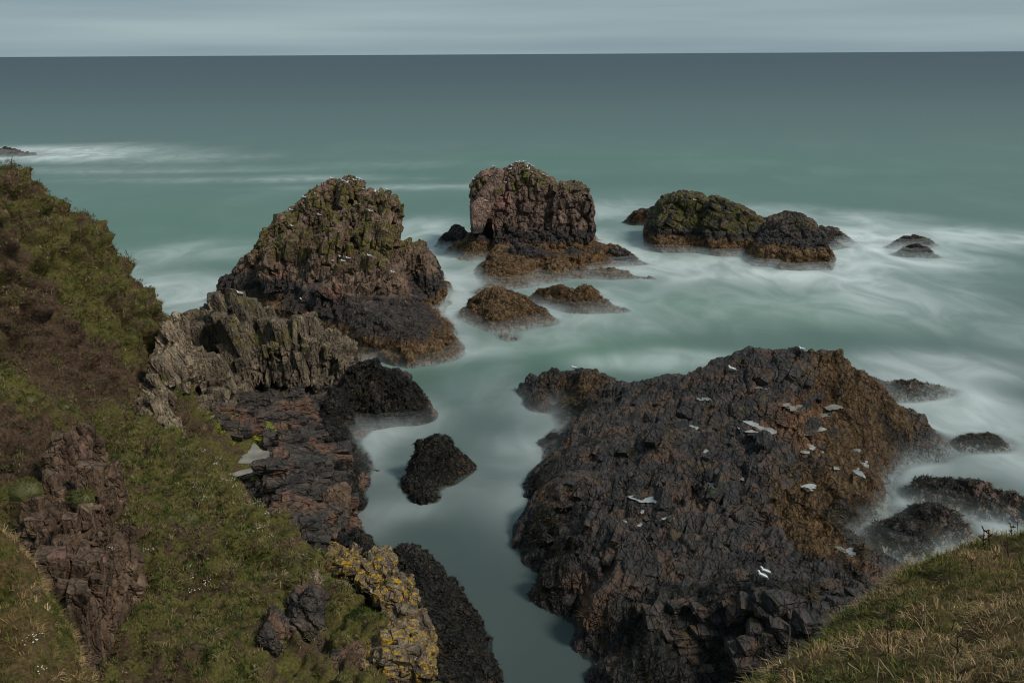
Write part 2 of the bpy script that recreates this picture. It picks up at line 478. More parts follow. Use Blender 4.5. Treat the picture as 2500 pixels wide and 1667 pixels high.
M_SHELF = rock_mat('shelf_rock', [(0.30, (0.016, 0.014, 0.013)), (0.48, (0.042, 0.035, 0.031)), (0.60, (0.070, 0.055, 0.046)), (0.75, (0.12, 0.09, 0.072))], (0, 0, 12), (0.7, 1.4, 1.6), tint=((0.105, 0.060, 0.040), 0.45, 0.52), algae=0.50, weed=0.60, rough=0.6)
M_RIDGE = rock_mat('ridge_rock', [(0.30, (0.026, 0.021, 0.017)), (0.45, (0.075, 0.058, 0.042)), (0.58, (0.145, 0.112, 0.078)), (0.72, (0.24, 0.19, 0.13))],
                   (0, 15, 0), (1.6, 1.6, 0.4), moss=(4.4, 0.52), mossc=(0.10, 0.082, 0.026), lichen=0.58, lichenc=(0.22, 0.19, 0.12),
                   tint=((0.16, 0.095, 0.072), 0.35, 0.60))
M_KELP = rock_mat('black_weed_rock', [(0.3, (0.006, 0.006, 0.006)), (0.48, (0.015, 0.014, 0.012)), (0.6, (0.03, 0.026, 0.02)), (0.74, (0.07, 0.05, 0.032))],
                  (0, 0, 0), (1, 1, 1), tint=((0.085, 0.05, 0.035), 0.9, 0.66), rough=0.5, bump=1.3, crack=2.5)
M_LICH = rock_mat('lichen_rock', [(0.30, (0.045, 0.033, 0.024)), (0.45, (0.11, 0.080, 0.055)), (0.58, (0.19, 0.14, 0.095)), (0.72, (0.28, 0.215, 0.15))],
                  (0, -30, 0), (1.5, 1.5, 0.4), lichen=0.52, lichenc=(0.29, 0.26, 0.18), yellow=0.66, moss=(1.0, 0.62))
M_GULLY = rock_mat('gully_rock', [(0.30, (0.026, 0.017, 0.011)), (0.45, (0.074, 0.046, 0.030)), (0.58, (0.118, 0.077, 0.050)), (0.72, (0.18, 0.122, 0.084))],
                   (0, 6, 0), (1.4, 1.4, 0.5), lichen=0.66, lichenc=(0.2, 0.18, 0.15), tint=((0.13, 0.072, 0.055), 0.5, 0.63))
M_YELLOW = rock_mat('yellow_lichen_rock', [(0.30, (0.035, 0.028, 0.020)), (0.45, (0.08, 0.06, 0.042)), (0.58, (0.13, 0.10, 0.07)), (0.72, (0.2, 0.16, 0.11))],
                    (0, 20, 0), (1.2, 1.2, 1.0), yellow=0.50, lichen=0.58, lichenc=(0.34, 0.33, 0.27), moss=(1.0, 0.60))

def keep(V): ROCKV.append(V)

# ---- left stack: jointed peak of steep slabs over a dark spreading foot
k1 = dict(low=0.35, lows=0.25, blk=0.34, crack=0.32, M=strata(0, 16, 10, 0.75, 0.6, 0.26), fine=0.14, seed=3)
me, V = slab_mesh('sea_stack', [
    ([(716, 506), (763, 466), (812, 443), (840, 446), (862, 432), (884, 442), (896, 462), (890, 560), (760, 640), (690, 640)], 103, 112, 0.7, 0.25),
    ([(790, 540), (840, 508), (907, 471), (950, 468), (966, 490), (980, 495), (988, 537), (971, 582), (965, 660), (760, 700), (740, 640)], 98, 108, 0.7, 0.3),
    ([(636, 588), (671, 538), (709, 516), (745, 540), (745, 660), (630, 670)], 101, 110, 0.75, 0.25),
    ([(650, 606), (690, 570), (730, 562), (770, 600), (775, 700), (660, 705)], 96.5, 104, 0.75, 0.25),
    ([(760, 590), (820, 540), (860, 560), (880, 640), (860, 710), (760, 700)], 95.5, 103, 0.8, 0.25),
    ([(870, 560), (930, 520), (965, 560), (960, 660), (900, 690)], 96, 104, 0.8, 0.2),
    ([(975, 592), (1004, 586), (1022, 599), (1030, 617), (1050, 625), (1054, 648), (1072, 660), (1084, 700), (1070, 750), (960, 740)], 97, 107, 0.7, 0.3),
    ([(540, 715), (556, 678), (593, 650), (598, 626), (618, 622), (640, 604), (680, 690), (660, 740), (545, 740)], 99, 110, 0.7, 0.3),
    ([(780, 700), (830, 645), (880, 640), (905, 628), (930, 632), (960, 670), (1000, 690), (1030, 740), (1040, 800), (860, 820), (760, 780)], 87, 99, 0.75, 0.7),
    ([(830, 690), (850, 640), (870, 645), (855, 700), (800, 780), (770, 790)], 89, 98, 0.8, 0.6),
    ([(660, 740), (760, 700), (800, 780), (700, 800)], 91, 103, 0.8, 0.9),
], 0.17, k1)
stack1 = tag(add_obj('sea_stack', me, M_STACK), 'tall jagged left sea stack with mossy slab peak and gulls', 'sea stack')
keep(V)
kb = dict(low=0.3, lows=0.3, blk=0.22, crack=0.16, M=strata(8, 0, 30, 0.6, 0.5, 0.9), fine=0.14, seed=9)
me, V, _ = height_mesh('base', zc=[(531, 722, 0), (545, 735, 0.3), (600, 690, 2.6), (580, 700, 1.6), (640, 760, 0.4), (700, 760, 1.6), (670, 805, -0.4), (760, 800, 1.0), (700, 830, -0.8),
        (780, 840, 0.0), (830, 860, -0.1), (900, 850, 0.9), (910, 882, -0.1), (1038, 895, -0.1), (1000, 860, 1.2), (1060, 855, 1.0), (1122, 872, -0.1), (1118, 835, 0.6), (1080, 800, 1.6), (1030, 790, 2.2),
        (950, 800, 2.4), (880, 800, 2.2), (1110, 806, 0.3), (1060, 760, 1.2), (1085, 775, -0.1), (1075, 730, 0.5), (1092, 700, 0.4), (1060, 690, 2.0), (1085, 665, 0.5),
        (900, 720, 3.4), (1000, 730, 3.2), (800, 740, 2.6)],
        dc=[(640, 640, 108), (760, 560, 112), (900, 560, 111), (1010, 620, 108)], res=0.17, rock=kb, ring=2.6, zmax=3.4)
tag(add_obj('base', me, M_STACK, stack1)); keep(V)

# ---- middle stack: square block of rounded joint blocks on a broad kelp skirt
k2 = dict(low=0.35, lows=0.2, blk=0.17, crack=0.26, M=strata(0, 6, 20, 0.75, 0.7, 0.55), fine=0.08, seed=23, warp=0.55, dome=0.55)
me, V = slab_mesh('sea_stack', [
    ([(1150, 560), (1147, 500), (1156, 478), (1146, 452), (1152, 438), (1178, 410), (1222, 410), (1240, 440), (1230, 560), (1200, 610)], 126.5, 138, 0.75, 0.12),
    ([(1180, 470), (1222, 412), (1254, 405), (1259, 395), (1281, 396), (1306, 410), (1322, 428), (1364, 438), (1380, 520), (1360, 600), (1200, 600)], 125, 138, 0.75, 0.25),
    ([(1256, 410), (1259, 394), (1281, 396), (1308, 412), (1310, 440), (1255, 440)], 128, 135, 0.8, 0.2),
    ([(1340, 470), (1364, 438), (1396, 443), (1420, 443), (1438, 456), (1448, 480), (1448, 520), (1441, 545), (1450, 556), (1440, 600), (1330, 600)], 124.5, 137, 0.75, 0.18),
    ([(1145, 500), (1170, 470), (1230, 420), (1225, 450), (1180, 560), (1155, 570)], 125, 132, 0.85, 0.25),
    ([(1190, 560), (1300, 540), (1440, 556), (1455, 590), (1430, 640), (1190, 640)], 121, 136, 0.8, 0.7),
    ([(1395, 446), (1400, 437), (1420, 440), (1428, 452)], 128, 132, 0.8, 0.2),
], 0.16, k2)
stack2 = tag(add_obj('sea_stack', me, M_STACK2), 'square blocky middle sea stack with rounded joint blocks above brown kelp', 'sea stack')
keep(V)
M_PINK = rock_mat('pink_rock', [(0.3, (0.07, 0.045, 0.035)), (0.45, (0.14, 0.088, 0.068)), (0.58, (0.21, 0.135, 0.105)), (0.72, (0.28, 0.19, 0.15))], (0, 20, 0), (1.2, 1.2, 0.5), black=4.4, zamp=1.0)
me, V = slab_mesh('slab', [([(1146, 498), (1178, 470), (1200, 440), (1219, 412), (1232, 418), (1222, 452), (1196, 485), (1180, 520), (1178, 568), (1153, 570)], 123.4, 130, 0.9, 0.28)], 0.15, dict(k2, blk=0.08, crack=0.05, low=0.12, dome=0.0))
add_obj('slab', me, M_PINK, stack2)
me, V, _ = height_mesh('base', zc=[(1083, 617, 0), (1120, 595, 1.4), (1150, 580, 2.6), (1169, 630, 0.2), (1130, 622, 0.2), (1220, 625, 2.0), (1280, 600, 3.4), (1340, 610, 2.8), (1400, 600, 3.0), (1450, 600, 2.6),
        (1503, 600, 1.6), (1530, 620, 0.8), (1556, 643, -0.1), (1503, 640, 0.3), (1400, 634, 1.0), (1300, 640, 1.6), (1340, 648, 0.5), (1440, 640, 0.5)],
        dc=[(1150, 560, 139), (1440, 560, 138), (1300, 560, 139)], res=0.18, rock=dict(kb, seed=31), ring=3.0, zmax=3.2)
tag(add_obj('base', me, M_STACK2, stack2)); keep(V)

# ---- low rocks standing in the white water
LOW = [
    ('sea_rock', 'low kelp-brown ledge spreading in front of the square middle stack', M_LOW,
     [(1172, 690, 0.0), (1168, 718, 0.0), (1175, 655, 0.8), (1185, 635, 1.0), (1220, 600, 2.6), (1260, 615, 2.4), (1300, 625, 2.2), (1350, 640, 1.9), (1400, 640, 1.5), (1450, 655, 0.7), (1480, 660, 0.3),
      (1420, 675, 0.15), (1250, 660, 1.3), (1330, 665, 0.7), (1220, 690, 0.5), (1180, 700, 0.35), (1300, 695, 0.1), (1230, 712, -0.1), (1380, 680, 0.05), (1530, 665, 0.2), (1560, 675, 0.12), (1600, 683, -0.05), (1520, 680, 0.0), (1450, 682, -0.1)], 0.16),
    ('sea_rock', 'round weed-crusted rock nearest the left stack, half washed by foam', M_LOW,
     [(1133, 765, 0.0), (1138, 745, 0.9), (1165, 728, 1.5), (1200, 720, 1.7), (1231, 706, 2.4), (1250, 718, 1.9), (1272, 724, 1.9), (1300, 738, 1.4), (1328, 755, 0.7), (1362, 790, -0.05), (1150, 790, 0.0), (1219, 822, 0.0), (1200, 770, 1.1), (1260, 770, 0.9), (1300, 790, 0.15), (1340, 790, 0.1), (1240, 830, 0.1), (1250, 800, 0.2)], 0.13),
    ('sea_rock', 'twin-topped brown rock between the middle stack and the round weedy rock', M_LOW,
     [(1297, 728, 0.0), (1322, 706, 1.2), (1345, 706, 1.3), (1366, 694, 2.1), (1385, 698, 1.9), (1405, 708, 1.5), (1420, 708, 1.4), (1431, 695, 2.1), (1450, 706, 1.6), (1462, 722, 1.1), (1490, 745, 0.4), (1527, 765, -0.1), (1425, 766, -0.05), (1350, 750, 0.05), (1400, 740, 0.9), (1440, 745, 0.6), (1470, 762, 0.1)], 0.13),
    ('sea_rock', 'small pale boulder rock off the left foot of the square stack', M_WASH,
     [(1078, 604, 0.0), (1080, 575, 1.5), (1092, 562, 2.0), (1109, 552, 2.4), (1125, 556, 2.1), (1138, 570, 1.4), (1110, 590, 1.0), (1100, 608, 0.0), (1135, 592, 0.0)], 0.14),
    ('sea_rock', 'dark fin of rock at the right foot of the square stack', M_WASH,
     [(1503, 598, 2.0), (1515, 606, 1.6), (1545, 622, 0.9), (1575, 642, 0.0), (1530, 636, 0.5), (1505, 625, 1.0)], 0.15),
    ('sea_rock', 'low shoulder rock at the far left end of the mossy islet', M_FAR,
     [(1547, 550, 0.0), (1565, 530, 1.2), (1585, 518, 1.9), (1605, 509, 2.4), (1612, 535, 1.0), (1580, 549, 0.1)], 0.17),
    ('sea_rock', 'grey foam-washed slab behind the brown dome rock', M_WASH,
     [(2000, 553, 1.9), (2030, 555, 1.7), (2060, 568, 1.1), (2085, 594, -0.05), (2060, 605, 0.0), (2030, 610, 0.0), (2040, 580, 0.8), (2010, 585, 1.0)], 0.17),
    ('sea_rock', 'long flat grey reef showing through foam, far right', M_WASH,
     [(2158, 604, 0.0), (2185, 588, 0.6), (2208, 578, 1.0), (2230, 576, 1.1), (2252, 578, 1.0), (2275, 590, 0.5), (2290, 596, 0.0), (2230, 598, 0.3)], 0.17),
    ('sea_rock', 'pointed grey rock just in front of the long flat reef', M_WASH,
     [(2187, 624, 0.0), (2212, 606, 0.9), (2237, 592, 1.5), (2258, 602, 1.0), (2284, 624, -0.05), (2235, 628, 0.0), (2237, 612, 0.7)], 0.16),
    ('sea_rock', 'faint reef tip breaking the far surf by the left frame edge', M_WASH,
     [(-25, 372, 0.3), (0, 368, 0.6), (15, 362, 1.5), (22, 361, 1.8), (38, 364, 1.4), (50, 370, 0.8), (65, 372, 0.9), (80, 376, 0.3), (92, 380, -0.1), (40, 380, 0.2), (10, 378, 0.4), (0, 384, -0.1)], 0.35),
    ('sea_rock', 'weed-black rock standing alone in the middle of the channel', M_KELP,
     [(985, 1170, 0.0), (995, 1135, 1.0), (1006, 1090, 2.0), (1036, 1064, 2.5), (1060, 1060, 2.6), (1084, 1068, 2.4), (1103, 1078, 2.2), (1125, 1098, 1.5), (1152, 1132, 0.1), (1128, 1150, 0.2), (1103, 1172, 0.0), (1060, 1180, 0.1), (1029, 1185, 0.2), (1050, 1120, 1.8), (1090, 1130, 1.3), (1020, 1150, 1.1), (1005, 1210, 0.2), (1055, 1230, 0.0), (1030, 1215, 0.4), (1010, 1190, 0.4), (1075, 1210, -0.7)], 0.09),
    ('sea_rock', 'small dark stub of rock against the left side of the platform', M_KELP,
     [(1322, 1080, 0.0), (1330, 1058, 0.8), (1345, 1053, 0.9), (1360, 1060, 0.6), (1362, 1085, 0.0), (1340, 1090, 0.0)], 0.1),
    ('sea_rock', 'flat wave-washed reef beyond the right crest of the platform', M_WASH,
     [(2100, 925, 0.56), (2130, 932, 1.09), (2180, 945, 0.69), (2185, 928, 0.83), (2210, 934, 1.09), (2250, 940, 0.83), (2290, 944, 0.56), (2330, 955, -0.14), (2260, 962, 0.35), (2220, 955, 0.62), (2170, 968, -0.14)], 0.15),
    ('sea_rock', 'low weedy hump in the foam, right of the platform slope', M_WASH,
     [(2335, 1070, 0.0), (2355, 1058, 0.83), (2380, 1052, 1.09), (2410, 1056, 0.96), (2450, 1075, 0.14), (2470, 1085, -0.14), (2400, 1080, 0.42), (2360, 1085, -0.14)], 0.12),
    ('sea_rock', 'long weed-tufted reef by the right frame edge above the foam channel', M_WASH,
     [(2228, 1180, 0.42), (2240, 1170, 1.09), (2270, 1172, 1.23), (2300, 1185, 1.09), (2330, 1175, 1.23), (2365, 1170, 1.5), (2400, 1180, 1.36), (2450, 1200, 1.23), (2510, 1225, 0.96), (2560, 1240, 0.69), (2250, 1200, 0.42), (2300, 1220, 0.42), (2350, 1250, 0.0), (2420, 1275, -0.14), (2500, 1285, -0.14), (2400, 1230, 0.69)], 0.1),
    ('sea_rock', 'rounded weedy reef between the two foam channels, lower right', M_WASH,
     [(2205, 1255, 0.56), (2230, 1240, 1.09), (2262, 1228, 1.5), (2300, 1240, 1.36), (2330, 1262, 0.96), (2360, 1290, 0.42), (2390, 1330, -0.14), (2320, 1330, 0.0), (2260, 1290, 0.69), (2225, 1275, 0.69), (2290, 1285, 0.83)], 0.1),
    ('sea_rock', 'brown weed-tufted rock left of the rounded reef beside the inlet', M_WASH,
     [(2150, 1330, 0.42), (2180, 1300, 0.83), (2185, 1266, 0.83), (2220, 1272, 1.23), (2250, 1300, 0.96), (2275, 1320, 0.56), (2240, 1340, 0.42), (2200, 1350, 0.42), (2170, 1365, -0.14)], 0.1),
]
low_objs = []
for i, (nm, lab, mt, zc, res) in enumerate(LOW):
    rk = dict(low=0.16, lows=0.5, blk=0.16, crack=0.12, M=strata(10, 5, 25, 0.9, 0.8, 1.2), fine=0.16, fines=1.8, seed=40 + i * 3)
    if mt is M_WASH: rk.update(low=0.1, blk=0.12, fine=0.16)
    if mt is M_FAR: rk.update(low=0.3, blk=0.28, crack=0.22, M=strata(20, 25, 10, 0.7, 0.7, 0.6), fine=0.16, fines=1.0)
    if res > 0.3: rk.update(blk=0.3, fine=0.3, fines=0.6)
    me, V, _ = height_mesh(nm, zc=zc, res=res, ring=2.2 if mt is not M_KELP else 1.3, ringz=-1.6 if mt is M_WASH else -2.4, rock=rk)
    o = tag(add_obj(nm, me, mt), lab, 'rock')
    low_objs.append(o); keep(V)

kf = dict(low=0.3, lows=0.25, blk=0.22, crack=0.2, M=strata(30, 28, 10, 0.45, 0.6, 0.9), fine=0.13, fines=1.0, seed=261, warp=0.4)
for lab, sl, sd in [
    ('large mossy islet right of the stacks with a brown kelp belt', [
        ([(1572, 590), (1588, 536), (1614, 496), (1655, 476), (1720, 474), (1760, 500), (1770, 560), (1760, 640), (1640, 630)], 126, 142, 0.8, 0.75),
        ([(1640, 520), (1657, 471), (1690, 473), (1718, 474), (1730, 490), (1720, 540)], 131, 140, 0.85, 0.4),
        ([(1700, 560), (1740, 484), (1753, 479), (1784, 490), (1812, 513), (1860, 530), (1896, 548), (1850, 600), (1790, 640), (1720, 640)], 124, 139, 0.75, 0.8)], 261),
    ('brown dome-shaped rock in front of the mossy islet, right end', [
        ([(1795, 645), (1850, 580), (1901, 541), (1930, 530), (1953, 523), (1985, 536), (2000, 552), (2014, 572), (2017, 610), (2020, 660), (1934, 680), (1840, 670)], 117, 131, 0.8, 0.75),
        ([(1880, 640), (1940, 590), (2015, 585), (2018, 660), (1930, 680)], 115.5, 124, 0.8, 0.7)], 267)]:
    me, V = slab_mesh('sea_rock', sl, 0.16, dict(kf, seed=sd))
    low_objs.append(tag(add_obj('sea_rock', me, M_FAR if sd == 261 else M_DOME), lab, 'rock')); keep(V)

# ---- the big platform on the right
POOLS = [(1853, 1034, 34, 13), (1916, 980, 11, 5), (1938, 989, 12, 5), (1960, 985, 10, 4), (1964, 1036, 30, 9), (1967, 1083, 26, 9), (1728, 1091, 13, 7),
         (1773, 1133, 10, 7), (1806, 1158, 10, 6), (1746, 1176, 12, 7), (1467, 1206, 15, 7), (1585, 1213, 28, 11), (1556, 1232, 18, 7), (1546, 1270, 32, 8),
         (1640, 1267, 13, 5), (1958, 1179, 25, 7), (1856, 940, 12, 7), (1698, 1036, 9, 6), (1722, 970, 12, 5), (1865, 1246, 10, 6),
         (2026, 975, 20, 10), (2006, 995, 16, 7), (2055, 927, 9, 4), (2090, 1085, 12, 4), (2108, 1128, 9, 7), (2092, 1143, 10, 9), (2028, 1125, 17, 4),
         (2061, 1328, 22, 10), (2085, 1345, 12, 8)]
platc = [
    # left rock with the ochre flank
    (1264, 955, 0.0), (1272, 930, 0.8), (1300, 918, 1.5), (1330, 908, 1.9), (1365, 902, 2.2), (1400, 900, 2.3), (1430, 908, 2.1), (1448, 902, 2.4), (1475, 914, 2.1), (1510, 934, 1.7), (1290, 975, 0.2), (1320, 1005, 0.0),
    (1330, 945, 1.4), (1400, 935, 1.8), (1370, 985, 0.6), (1370, 1015, 0.1), (1440, 980, 1.5), (1345, 1030, -1.4), (1362, 1020, -0.4),
    # saddle and crest
    (1560, 938, 2.1), (1600, 928, 2.5), (1640, 930, 2.4), (1672, 918, 2.9), (1700, 935, 2.4), (1715, 905, 3.3), (1745, 888, 3.9), (1795, 880, 4.2), (1800, 862, 4.8), (1840, 859, 5.0), (1875, 864, 4.8), (1920, 866, 4.8), (1958, 861, 5.1), (1995, 868, 4.9), (2030, 885, 4.4), (2060, 903, 3.9), (2095, 925, 3.2),
    (2130, 952, 2.6), (2180, 990, 1.6), (2230, 1020, 0.7), (2290, 1060, 0.0),
    (1500, 1000, 1.9), (1600, 1000, 2.3), (1700, 1000, 2.9), (1800, 960, 3.6), (1900, 940, 4.0), (1850, 1040, 3.2), (1960, 1030, 3.2), (2050, 980, 3.1), (2120, 1030, 2.1), (2200, 1070, 0.9), (2260, 1080, 0.5),
    (1590, 1040, 4.0), (1575, 1085, 2.0), (1640, 1050, 3.3), (1450, 1060, 1.9), (1385, 1060, 1.6), (1372, 1090, 0.8), (1400, 1110, 1.9), (1340, 1120, 1.2), (1310, 1160, 1.0), (1330, 1180, 2.0), (1303, 1240, 0.0), (1330, 1260, 2.0), (1300, 1320, 0.9), (1275, 1375, 0.0), (1290, 1345, 0.5), (1330, 1360, 1.9),
    (1450, 1130, 2.3), (1540, 1130, 2.5), (1650, 1130, 2.7), (1620, 1160, 3.0), (1750, 1100, 3.0), (1850, 1130, 2.9), (1950, 1120, 2.6), (2050, 1090, 2.0), (2120, 1110, 1.3), (2180, 1130, 0.6), (2240, 1130, 0.2), (2330, 1105, 0.0), (2290, 1110, 0.3), (2370, 1120, -0.3),
    (2150, 1170, 0.5), (2080, 1180, 1.4), (1980, 1200, 2.2), (1880, 1200, 2.6), (1760, 1200, 2.7), (1650, 1220, 2.7), (1550, 1220, 2.6), (1430, 1220, 2.4), (1400, 1300, 2.4), (1500, 1310, 2.8), (1600, 1330, 3.0), (1700, 1320, 2.8), (1800, 1300, 2.7), (1900, 1290, 2.4), (1990, 1270, 1.7), (2060, 1240, 1.2), (2120, 1230, 0.7), (2240, 1155, -0.5), (2210, 1192, -0.9), (2185, 1232, -0.9), (2155, 1272, -0.8), (2108, 1303, -0.6), (2065, 1322, -0.3), (2150, 1225, 0.3), (2120, 1260, 0.5), (2075, 1290, 0.8),
    (2040, 1330, 0.9), (2000, 1340, 1.2), (2060, 1370, 1.0), (2110, 1355, 1.0), (2150, 1370, 0.8), (2200, 1390, 0.5), (2260, 1420, 0.0), (2180, 1440, 0.5), (2120, 1430, 0.9), (2230, 1460, 0.0), (2140, 1480, 0.6),
    (1380, 1400, 2.0), (1335, 1425, 0.0), (1380, 1495, 0.0), (1430, 1470, 2.1), (1420, 1540, 0.3), (1450, 1610, 0.0), (1490, 1560, 2.0), (1500, 1660, 0.0), (1560, 1620, 1.7), (1500, 1420, 2.6), (1600, 1430, 2.8), (1700, 1410, 2.7), (1800, 1380, 2.8), (1900, 1380, 2.5), (1980, 1400, 2.3),
    (1600, 1520, 2.4), (1680, 1560, 1.9), (1640, 1680, 1.0), (1730, 1480, 3.2), (1760, 1440, 3.6), (1860, 1415, 3.8), (1960, 1430, 3.7), (2060, 1450, 3.4), (2140, 1475, 2.8), (1830, 1490, 3.9), (1950, 1500, 4.0), (2050, 1520, 3.6), (1720, 1540, 2.2), (1800, 1590, 2.0), (1900, 1600, 3.0), (1760, 1680, 0.8), (1900, 1700, 1.2), (2050, 1620, 2.6), (2150, 1560, 2.4)]
kp = dict(low=0.32, lows=0.32, blk=0.14, crack=0.10, M=strata(25, 0, -28, 0.85, 0.30, 1.0), fine=0.15, fines=1.1, seed=77, warp=0.6)
def bedding(Q, Z):
    """tilted beds: low ridges striking diagonally across the platform, each with a steep broken edge"""
    Q3 = np.column_stack([Q, np.zeros(len(Q))])
    u = Q @ np.array([0.83, 0.55]) * 0.42 + 1.6 * (fbm(Q3, 0.16, 4, 601) - 0.5) * 2
    saw = u - np.floor(u)
    saw = np.where(saw < 0.8, saw / 0.8, (1 - saw) / 0.2)
    amp = 0.85 * smooth(0.35, 0.65, fbm(Q3, 0.13, 3, 607)) * smooth(0.3, 1.2, Z)
    return Z + amp * (saw - 0.5)
me, V, EVP = height_mesh('rock_platform', zc=platc, res=0.088, rock=kp, ring=2.0, ringz=-2.5, extra=bedding)
pool_level = []
for (px, py, rx, ry) in POOLS:
    z = 2.5
    for _ in range(6):
        p = PZ(px, py, z); z = 0.5 * z + 0.5 * min(6.0, max(0.0, float(EVP(p[None, :2])[0])))
    R = np.linalg.norm(p - [0, 0, CAM_Z])
    mx = rx * R / FPX * 1.15
    my = ry * R / FPX / max(0.3, (CAM_Z - z) / R) * 1.15
    q = ((V[:, 0] - p[0]) / mx) ** 2 + ((V[:, 1] - p[1]) / my) ** 2
    nn = fbm(V, 1.8, 3, 5)
    if not (q < 1.6).any():
        continue
    L = float(np.percentile(V[q < 1.6, 2], 30))
    g = np.exp(-np.clip(q + (nn - 0.5) * 2.4, 0, 9) ** 2 * 0.9)
    V[:, 2] = V[:, 2] * (1 - 0.75 * g) + (L - 0.10) * 0.75 * g
    pool_level.append((p[0], p[1], L - 0.035, mx, my))
me.vertices.foreach_set('co', V.astype(np.float32).ravel()); me.update()
def zone(spots, base=0.0):
    g = np.full(len(V), base)
    for px, py, z, r, a_ in spots: g = g + a_ * np.exp(-((V - PZ(px, py, z)) ** 2).sum(1) / (r * r))
    return g
set_attr(me, 'ochre', zone([(2060, 950, 3.2, 3.5, 0.8), (2130, 1010, 2.0, 3.5, 0.8), (2050, 1060, 2.2, 3.5, 0.7), (2100, 1160, 1.2, 2.8, 0.6), (2060, 1220, 1.2, 2.6, 0.8), (1980, 1280, 1.8, 2.8, 0.8), (1990, 1340, 1.4, 2.2, 0.8), (1390, 945, 2.0, 2.0, 0.8), (1340, 930, 1.8, 1.5, 0.6), (1480, 920, 2.4, 1.6, 0.4), (1350, 1210, 2.0, 1.6, 0.5), (1400, 1500, 1.4, 1.5, 0.4), (1950, 1190, 2.4, 2.5, 0.35)]))
set_attr(me, 'blackweed', zone([(1330, 1150, 1.6, 2.0, 0.8), (1320, 1280, 1.6, 2.0, 0.8), (1340, 1370, 1.8, 2.0, 0.7), (1430, 990, 1.4, 1.8, 0.7), (1400, 1080, 1.8, 1.8, 0.8), (1350, 990, 0.8, 1.6, 0.7), (2050, 1270, 1.0, 1.8, 0.8), (2060, 1400, 1.0, 1.6, 0.8), (2120, 1250, 0.6, 1.5, 0.6), (1800, 1480, 4.0, 2.2, 0.7), (1950, 1480, 4.0, 2.4, 0.9), (2080, 1500, 3.4, 2.2, 0.9), (1700, 1520, 2.6, 2.4, 0.8), (1750, 1600, 1.8, 3.0, 0.9), (1900, 1600, 2.8, 2.5, 0.9), (1560, 1500, 2.4, 2.0, 0.5), (1600, 1600, 2.0, 2.0, 0.6), (2180, 1050, 1.3, 2.0, 0.5), (2240, 1110, 0.5, 2.0, 0.4)]))
set_attr(me, 'rust', zone([(1940, 988, 3.6, 1.6, 0.7), (1860, 1038, 3.2, 1.3, 0.6), (1965, 1038, 3.2, 1.6, 0.7), (1968, 1082, 2.9, 1.6, 0.7), (2015, 985, 3.4, 1.8, 0.7), (1660, 975, 2.8, 1.2, 0.4), (1385, 1075, 1.2, 0.9, 0.7), (1410, 1450, 1.4, 1.2, 0.5), (1450, 1490, 1.5, 1.4, 0.6), (1500, 1580, 1.4, 1.4, 0.5), (2130, 1400, 0.9, 1.6, 0.6)]))
platform = tag(add_obj('rock_platform', me, M_PLAT), 'broad dark rock platform with small tide pools filling the lower right', 'rock platform')
keep(V)

# ---- left shelf with the jagged ridge, and the weed-black rocks below it
shelfc = [(422, 800, 4.5), (500, 800, 4.2), (600, 810, 4.0), (700, 830, 3.9), (800, 850, 3.6), (862, 872, 3.6), (918, 902, 3.2), (977, 910, 3.0), (1007, 935, 2.2), (1036, 965, 1.2), (1056, 1012, 0.0), (1010, 1030, 0.1), (955, 1036, 0.0), (862, 1045, 0.0),
          (450, 900, 3.4), (560, 930, 2.4), (700, 920, 2.5), (800, 930, 2.6), (900, 950, 2.3), (980, 980, 1.4), (950, 1000, 1.0), (870, 1000, 1.1), (780, 1000, 1.8), (700, 990, 2.2), (600, 1000, 2.2), (500, 980, 2.6), (450, 1000, 2.8), (470, 1050, 2.3), (560, 1060, 1.8),
          (600, 1112, 1.35), (575, 1100, 1.35), (625, 1090, 1.35), (560, 1150, 1.4), (620, 1150, 1.4), (660, 1080, 1.9), (720, 1080, 2.0), (800, 1080, 1.5), (840, 1040, 0.7), (870, 1092, 0.0), (850, 1120, 0.5), (892, 1155, 0.0), (850, 1170, 1.0), (884, 1205, 0.0), (866, 1240, 0.0), (872, 1278, -0.1),
          (680, 1140, 2.2), (750, 1150, 2.2), (800, 1180, 1.8), (700, 1220, 2.5), (780, 1250, 2.4), (830, 1230, 1.5), (830, 1290, 1.4), (760, 1320, 2.5), (840, 1340, 0.7), (800, 1360, 1.6), (870, 1330, 0.0), (650, 1250, 2.4), (600, 1300, 2.4), (850, 1390, 0.6), (780, 1420, 1.4)]
ks = dict(low=0.2, lows=0.4, blk=0.24, crack=0.22, M=strata(18, 0, 8, 0.5, 1.0, 1.6), fine=0.15, fines=1.4, seed=101, warp=0.4)
def shelf_extra(Q, Z): 
    c = PZ(598, 1116, 1.35)
    q = ((Q[:, 0] - c[0]) / 1.5) ** 2 + ((Q[:, 1] - c[1]) / 2.3) ** 2
    return Z - 0.5 * np.exp(-q ** 2)
me, V, EVS = height_mesh('rock_shelf', zc=shelfc, res=0.1, rock=ks, ring=1.6, ringz=-2.0, extra=shelf_extra)
cp = PZ(598, 1116, 1.35)
q = ((V[:, 0] - cp[0]) / 1.55) ** 2 + ((V[:, 1] - cp[1]) / 2.4) ** 2 + (fbm(V, 1.2, 3, 55) - 0.5) * 0.9
V[:, 2] = np.where(q < 1.6, np.minimum(V[:, 2], 1.02 + 0.5 * np.clip(q - 0.75, 0, 1)), V[:, 2])
me.vertices.foreach_set('co', V.astype(np.float32).ravel()); me.update()
g = np.zeros(len(V))
